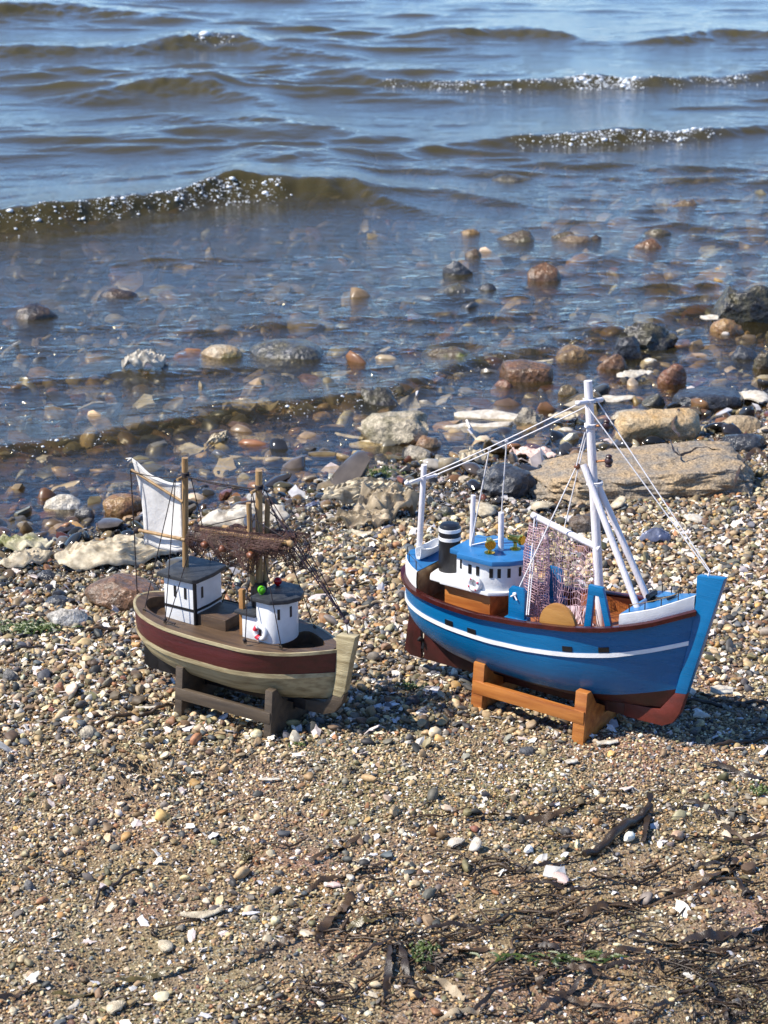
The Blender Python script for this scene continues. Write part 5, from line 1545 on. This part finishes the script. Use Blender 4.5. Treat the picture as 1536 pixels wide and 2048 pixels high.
# aft house
hp = [(-.0735, -.0205), (-.0390, -.0205), (-.0378, 0), (-.0390, .0205), (-.0735, .0205)]
MB().prism(hp, .0815, .1240).build('aft_house', WHITE, rb, bevel=.0004)
st_ = MB()
def scaled(poly, d): c = np.mean(poly, 0); return [tuple(np.array(p) + (np.array(p) - c) / np.abs(np.array(p) - c).max() * d) for p in poly]
MB().prism(scaled(hp, .0005), .0945, .0970).build('house_band', BLACK, rb)
MB().prism([(-.0402, -.0212), (-.0385, -.0212), (-.0382, -.0180), (-.0402, -.0180)], .0817, .1238).build('corner_strip', BLACK, rb)
for i, t, w in ((0, .36, .0026), (0, .70, .0026), (1, .52, .0026)): wall_plate(hp, i, t, w, .1058, .1165).build('window', BLACK, rb)
MB().prism([(-.0780, -.0255), (-.0375, -.0255), (-.0340, -.0222), (-.0322, 0), (-.0340, .0222), (-.0375, .0255), (-.0780, .0255)], .1241, .1280).build('house_roof', CHAR, rb, bevel=.0007)
MB().box(-.0415, -.0070, -.0175, .0175, .0815, .0925).build('hatch', OLDW, rb, bevel=.0005)
# forward house with its low annexe
ap = [(.0125, -.0185), (.0290, -.0185), (.0290, .0185), (.0125, .0185)]
MB().prism(ap, .0815, .1040).build('annexe', WHITE, rb, bevel=.0004)
MB().prism([(.0060, -.0215), (.0285, -.0215), (.0285, .0215), (.0060, .0215)], .1041, .1070).build('annexe_roof', CHAR, rb, bevel=.0005)
fh = mirror([(.0292, -.0195), (.0420, -.0195), (.0480, -.0175), (.0525, -.0125), (.0548, -.0065), (.0555, 0)])
MB().prism(fh, .0815, .1208).build('forward_house', WHITE, rb, bevel=.0003)
wall_plate(fh, 0, .30, .0024, .0855, .0935).build('window', BLACK, rb)
for i, t in ((2, .5), (4, .5)): wall_plate(fh, i, t, .0024, .1050, .1150).build('window', BLACK, rb)
MB().prism(mirror([(.0255, -.0235), (.0470, -.0235), (.0590, -.0130), (.0640, 0)]), .1209, .1250).build('forward_roof', CHAR, rb, bevel=.0007)
for y, mt, nm in ((-.0125, GREENB, 'green_lamp'), (.0125, REDB, 'red_lamp')):
    MB().lathe([(.0001, .1327)] + [(.0038 * sin(a), .1289 + .0038 * cos(a)) for a in np.linspace(.2, pi - .35, 12)] + [(.0020, .1250), (.0001, .1250)], (.0305, y, 0), 20).build(nm, mt, rb)
rg = ring('life_ring', (.0340, -.0212, .0915), .0056, .0021, WHITE, rb, tilt=.08)
for a in (2.2, 3.9):
    P = []
    for i in range(6):
        b = a + .75 * i / 5; P.append([(.0340 + (.0056 + .0023 * cos(c)) * cos(b), -.0212 + .0023 * sin(c) + .08 * (.0056 + .0023 * cos(c)) * sin(b), .0915 + (.0056 + .0023 * cos(c)) * sin(b)) for c in np.linspace(0, 2 * pi, 10, endpoint=False)])
    MB().grid(np.array(P), closed_v=True).build('red_stripe', REDP, rg)
MB().box(.0070, .0115, -.0155, -.0112, .0815, .1255).build('wood_post', paint('tan_post_wood', (.40, .21, .07), .5, .2, 70, .6, (2, 2, .2), col2=(.27, .12, .04)), rb, bevel=.0005)
# masts
dowel('aft_mast', (-.0640, 0, .1275), (-.0604, 0, .2335), .0030, BAMBOO, rb, 12, .0029)
dowel('fore_mast', (.0185, 0, .1065), (.0213, 0, .2355), .0033, BAMBOO, rb, 12, .0031)
dowel('side_post', (.0160, -.0062, .1280), (.0153, -.0080, .2067), .0025, BAMBOO, rb)
dowel('side_post', (.0215, .0062, .1280), (.0241, .0085, .2068), .0025, BAMBOO, rb)
MB().lathe([(.0055, .1070), (.0072, .1075), (.0078, .1180), (.0072, .1300), (.0050, .1302)], (.0187, 0, 0), 16).build('mast_sleeve', BLACK, rb)
for (x, z) in ((-.0610, .2150), (.0208, .2175)):
    dowel('cross_peg', (x - .002, -.0090, z - .0005), (x - .001, .0080, z + .0005), .0015, BAMBOO, rb, 8)
    m_ = MB()
    for k in range(4): m_.lathe([(.0030, z + .001 + k * .0011 - .0007), (.0040, z + .001 + k * .0011), (.0030, z + .001 + k * .0011 + .0007)], (x + .0003, 0, 0), 14)
    m_.build('mast_lashing', THREAD, rb)
# sail
P = []
for i in range(25):
    t = i / 24; row = []
    top = np.array([-.1232 + .0560 * t, .2222 - .0150 * t - .006 * sin(pi * t) * (1 if t < .7 else 1)])
    bot = np.array([-.1120 + .0445 * t, .1400 + .0008 * t - .0018 * sin(pi * t)])
    for j in range(25):
        q = j / 24; p = top + (bot - top) * q; x = p[0] + .0030 * sin(pi * q) * (1 - t) * 1.2
        row.append((x, .0012 + .0045 * sin(pi * t) * sin(pi * q) + .0006 * sin(9 * t + 5 * q), p[1] + .0006 * sin(14 * t)))
    P.append(row)
P = np.array(P); mb = MB(); mb.grid(P); mb.grid((P + np.array([0, .0006, 0]))[:, ::-1])
for e in (P[0], P[-1], P[:, 0], P[:, -1]): mb.grid(np.stack([e, e + np.array([0, .0006, 0])], 1))
sail = mb.build('sail', CANVAS, rb, angle=None, weld=True)
for off in (.05, .92): MB().tube([P[int(24 * t)][int(24 * off)] + np.array([0, -.0004, 0]) for t in np.linspace(0, 1, 13)], .00035, 4).build('hem_seam', CANVAS, sail)
MB().tube([P[2][j] + np.array([0, -.0004, 0]) for j in range(0, 25, 2)], .0004, 4).build('hem_seam', CANVAS, sail)
for k in range(3): MB().tube([P[0][0], P[0][0] + np.array([-.003 - .0012 * k, -.001, -.002 - .001 * k + .003 * (k == 2)])], .0005, 4).build('loose_thread', CANVAS, sail)
dowel('gaff', (-.1212, -.0022, .2122), (-.0630, -.0022, .1915), .0013, BAMBOO, rb, 8)
dowel('sail_boom', (-.1203, -.0022, .1542), (-.0615, -.0022, .1552), .0017, BAMBOO, rb, 8)
knot((-.1185, -.0022, .1542), .0035, THREAD, rb)
# rigging
r0 = .00048
line([(-.1210, -.002, .0895), (-.1197, -.0040, .1540), (-.1208, -.0040, .2120)], r0 * 1.2, THREAD, rb)
line([(-.1205, -.0035, .2108), (-.0640, -.003, .2150)], r0, THREAD, rb, .002)
for y, dz in ((-.002, 0), (.001, -.001), (.003, -.0025)): line([(-.0590, y, .2165 + dz), (.0200, y, .2190 + dz * 2)], r0, THREAD, rb, .0012)
for a, b in (((-.0665, -.0085, .2140), (-.0960, -.0230, .0855)), ((-.0655, -.0085, .2140), (-.0625, -.0350, .0845)), ((-.0600, .0070, .2140), (-.0500, .0330, .0845)),
             ((.0190, -.0085, .2160), (.0270, -.0345, .0845)), ((.0200, -.0085, .2160), (.0610, -.0270, .0850)), ((.0235, .0070, .2160), (.0600, .0270, .0850)), ((.0215, .0080, .2160), (-.0480, .0335, .0850))):
    line([a, b], r0, THREAD, rb)
line([(-.0400, -.0140, .1730), (-.0590, -.0345, .0870)], r0, THREAD, rb)
for b in ((-.0960, -.0230, .0848), (-.0625, -.0350, .0838), (.0270, -.0345, .0838), (.0610, -.0275, .0842), (-.0490, .0333, .0838), (-.1210, -.001, .0900), (.0600, .0275, .0842)):
    ring('eye_screw', (b[0], b[1], b[2] + .0012), .0013, .0005, WIRE, rb, n=12, m=6)
line([(.0270, -.0345, .0865), (.0610, -.0275, .0868)], r0, THREAD, rb); line([(-.0960, -.0230, .0868), (-.0600, -.0352, .0872)], r0, THREAD, rb); line([(-.0600, -.0352, .0872), (-.0500, -.0362, .0868)], .0010, THREAD, rb)
line([(-.0470, .0335, .0875), (-.0300, .0370, .0860)], .0008, THREAD, rb)
for p in ((-.0620, -.0352, .0882), (.0270, -.0347, .0876)): knot(p, .0019, THREAD, rb)
# net spreaders: two booms wrapped in brown net
dowel('net_boom', (-.0440, -.0120, .1722), (.0650, -.0150, .1810), .0019, BAMBOO, rb)
dowel('net_boom', (-.0300, .0140, .1690), (.0600, .0110, .1735), .0019, BAMBOO, rb)
knot((-.0395, -.0120, .1728), .0032, THREAD, rb); knot((-.0200, .0135, .1700), .0030, THREAD, rb); knot((.0640, -.0145, .1800), .0032, BAMBOO, rb, 'boom_knob')
line([(-.0390, -.0120, .1740), (.0155, -.0085, .1945), (.0600, -.0140, .1825)], r0, THREAD, rb)
line([(.0242, .0085, .1965), (.0590, .0110, .1740)], r0, THREAD, rb)
for y0, x0, x1, zc, drop, seed in ((-.0135, -.0430, .0600, 0, .030, 3), (.0120, -.0215, .0600, -.004, .036, 5)):
    rn = np.random.default_rng(seed); P = []
    for i in range(66):
        t = i / 65; x = x0 + (x1 - x0) * t; zb_ = .1735 + .0085 * t + zc; row = []
        dr = drop * (.72 + .28 * sin(pi * min(t * 1.2, 1)) + .22 * sin(9 * t + seed) + .14 * sin(23 * t)) * (1 if seed == 3 else .35 + .75 * t)
        for j in range(36):
            q = j / 35 * 2 - 1                      # over the boom, down both sides
            s_ = abs(q); bulge = .0100 * sin(pi * min(s_ * .95, 1)) + .0016 * sin(i * .42 + 2 * q) * s_
            sgn = -1 if q < 0 else 1
            row.append((x + .0034 * sin(i * .3 + 5 * q) * s_ + rn.normal(0, .0004), y0 + sgn * (.0018 + bulge) + .0014 * sin(i * .23) * s_, zb_ + .0026 - dr * s_ ** 1.15 + .0028 * sin(i * .5 + 4 * q) * s_ + rn.normal(0, .0004)))
        P.append(row)
    netting('brown_net', P, .00030, NETB, rb)
for x in (-.0215, -.0020, .0290): knot((x, -.0258, .1655), .0034, KNOT, rb, 'net_float')
# forward stays gathered above the stem
end = (.1125, 0, .1115)
for a in ((.0245, -.003, .2190), (.0245, .003, .2180), (.0630, -.0140, .1800), (.0640, -.0150, .1790), (.0600, .0110, .1740), (.0270, .0080, .2000)):
    line([a, end], r0, THREADP, rb)
for t in np.linspace(.45, .97, 14):
    a = np.array((.0640, -.0140, .1795)) * (1 - t) + np.array(end) * t; knot(tuple(a + np.random.default_rng(int(t * 99)).normal(0, .0006, 3)), .0009, THREADP, rb, 'stay_knot')
knot(end, .0024, THREADP, rb); line([end, (.1135, 0, .1004)], .0005, THREADP, rb)
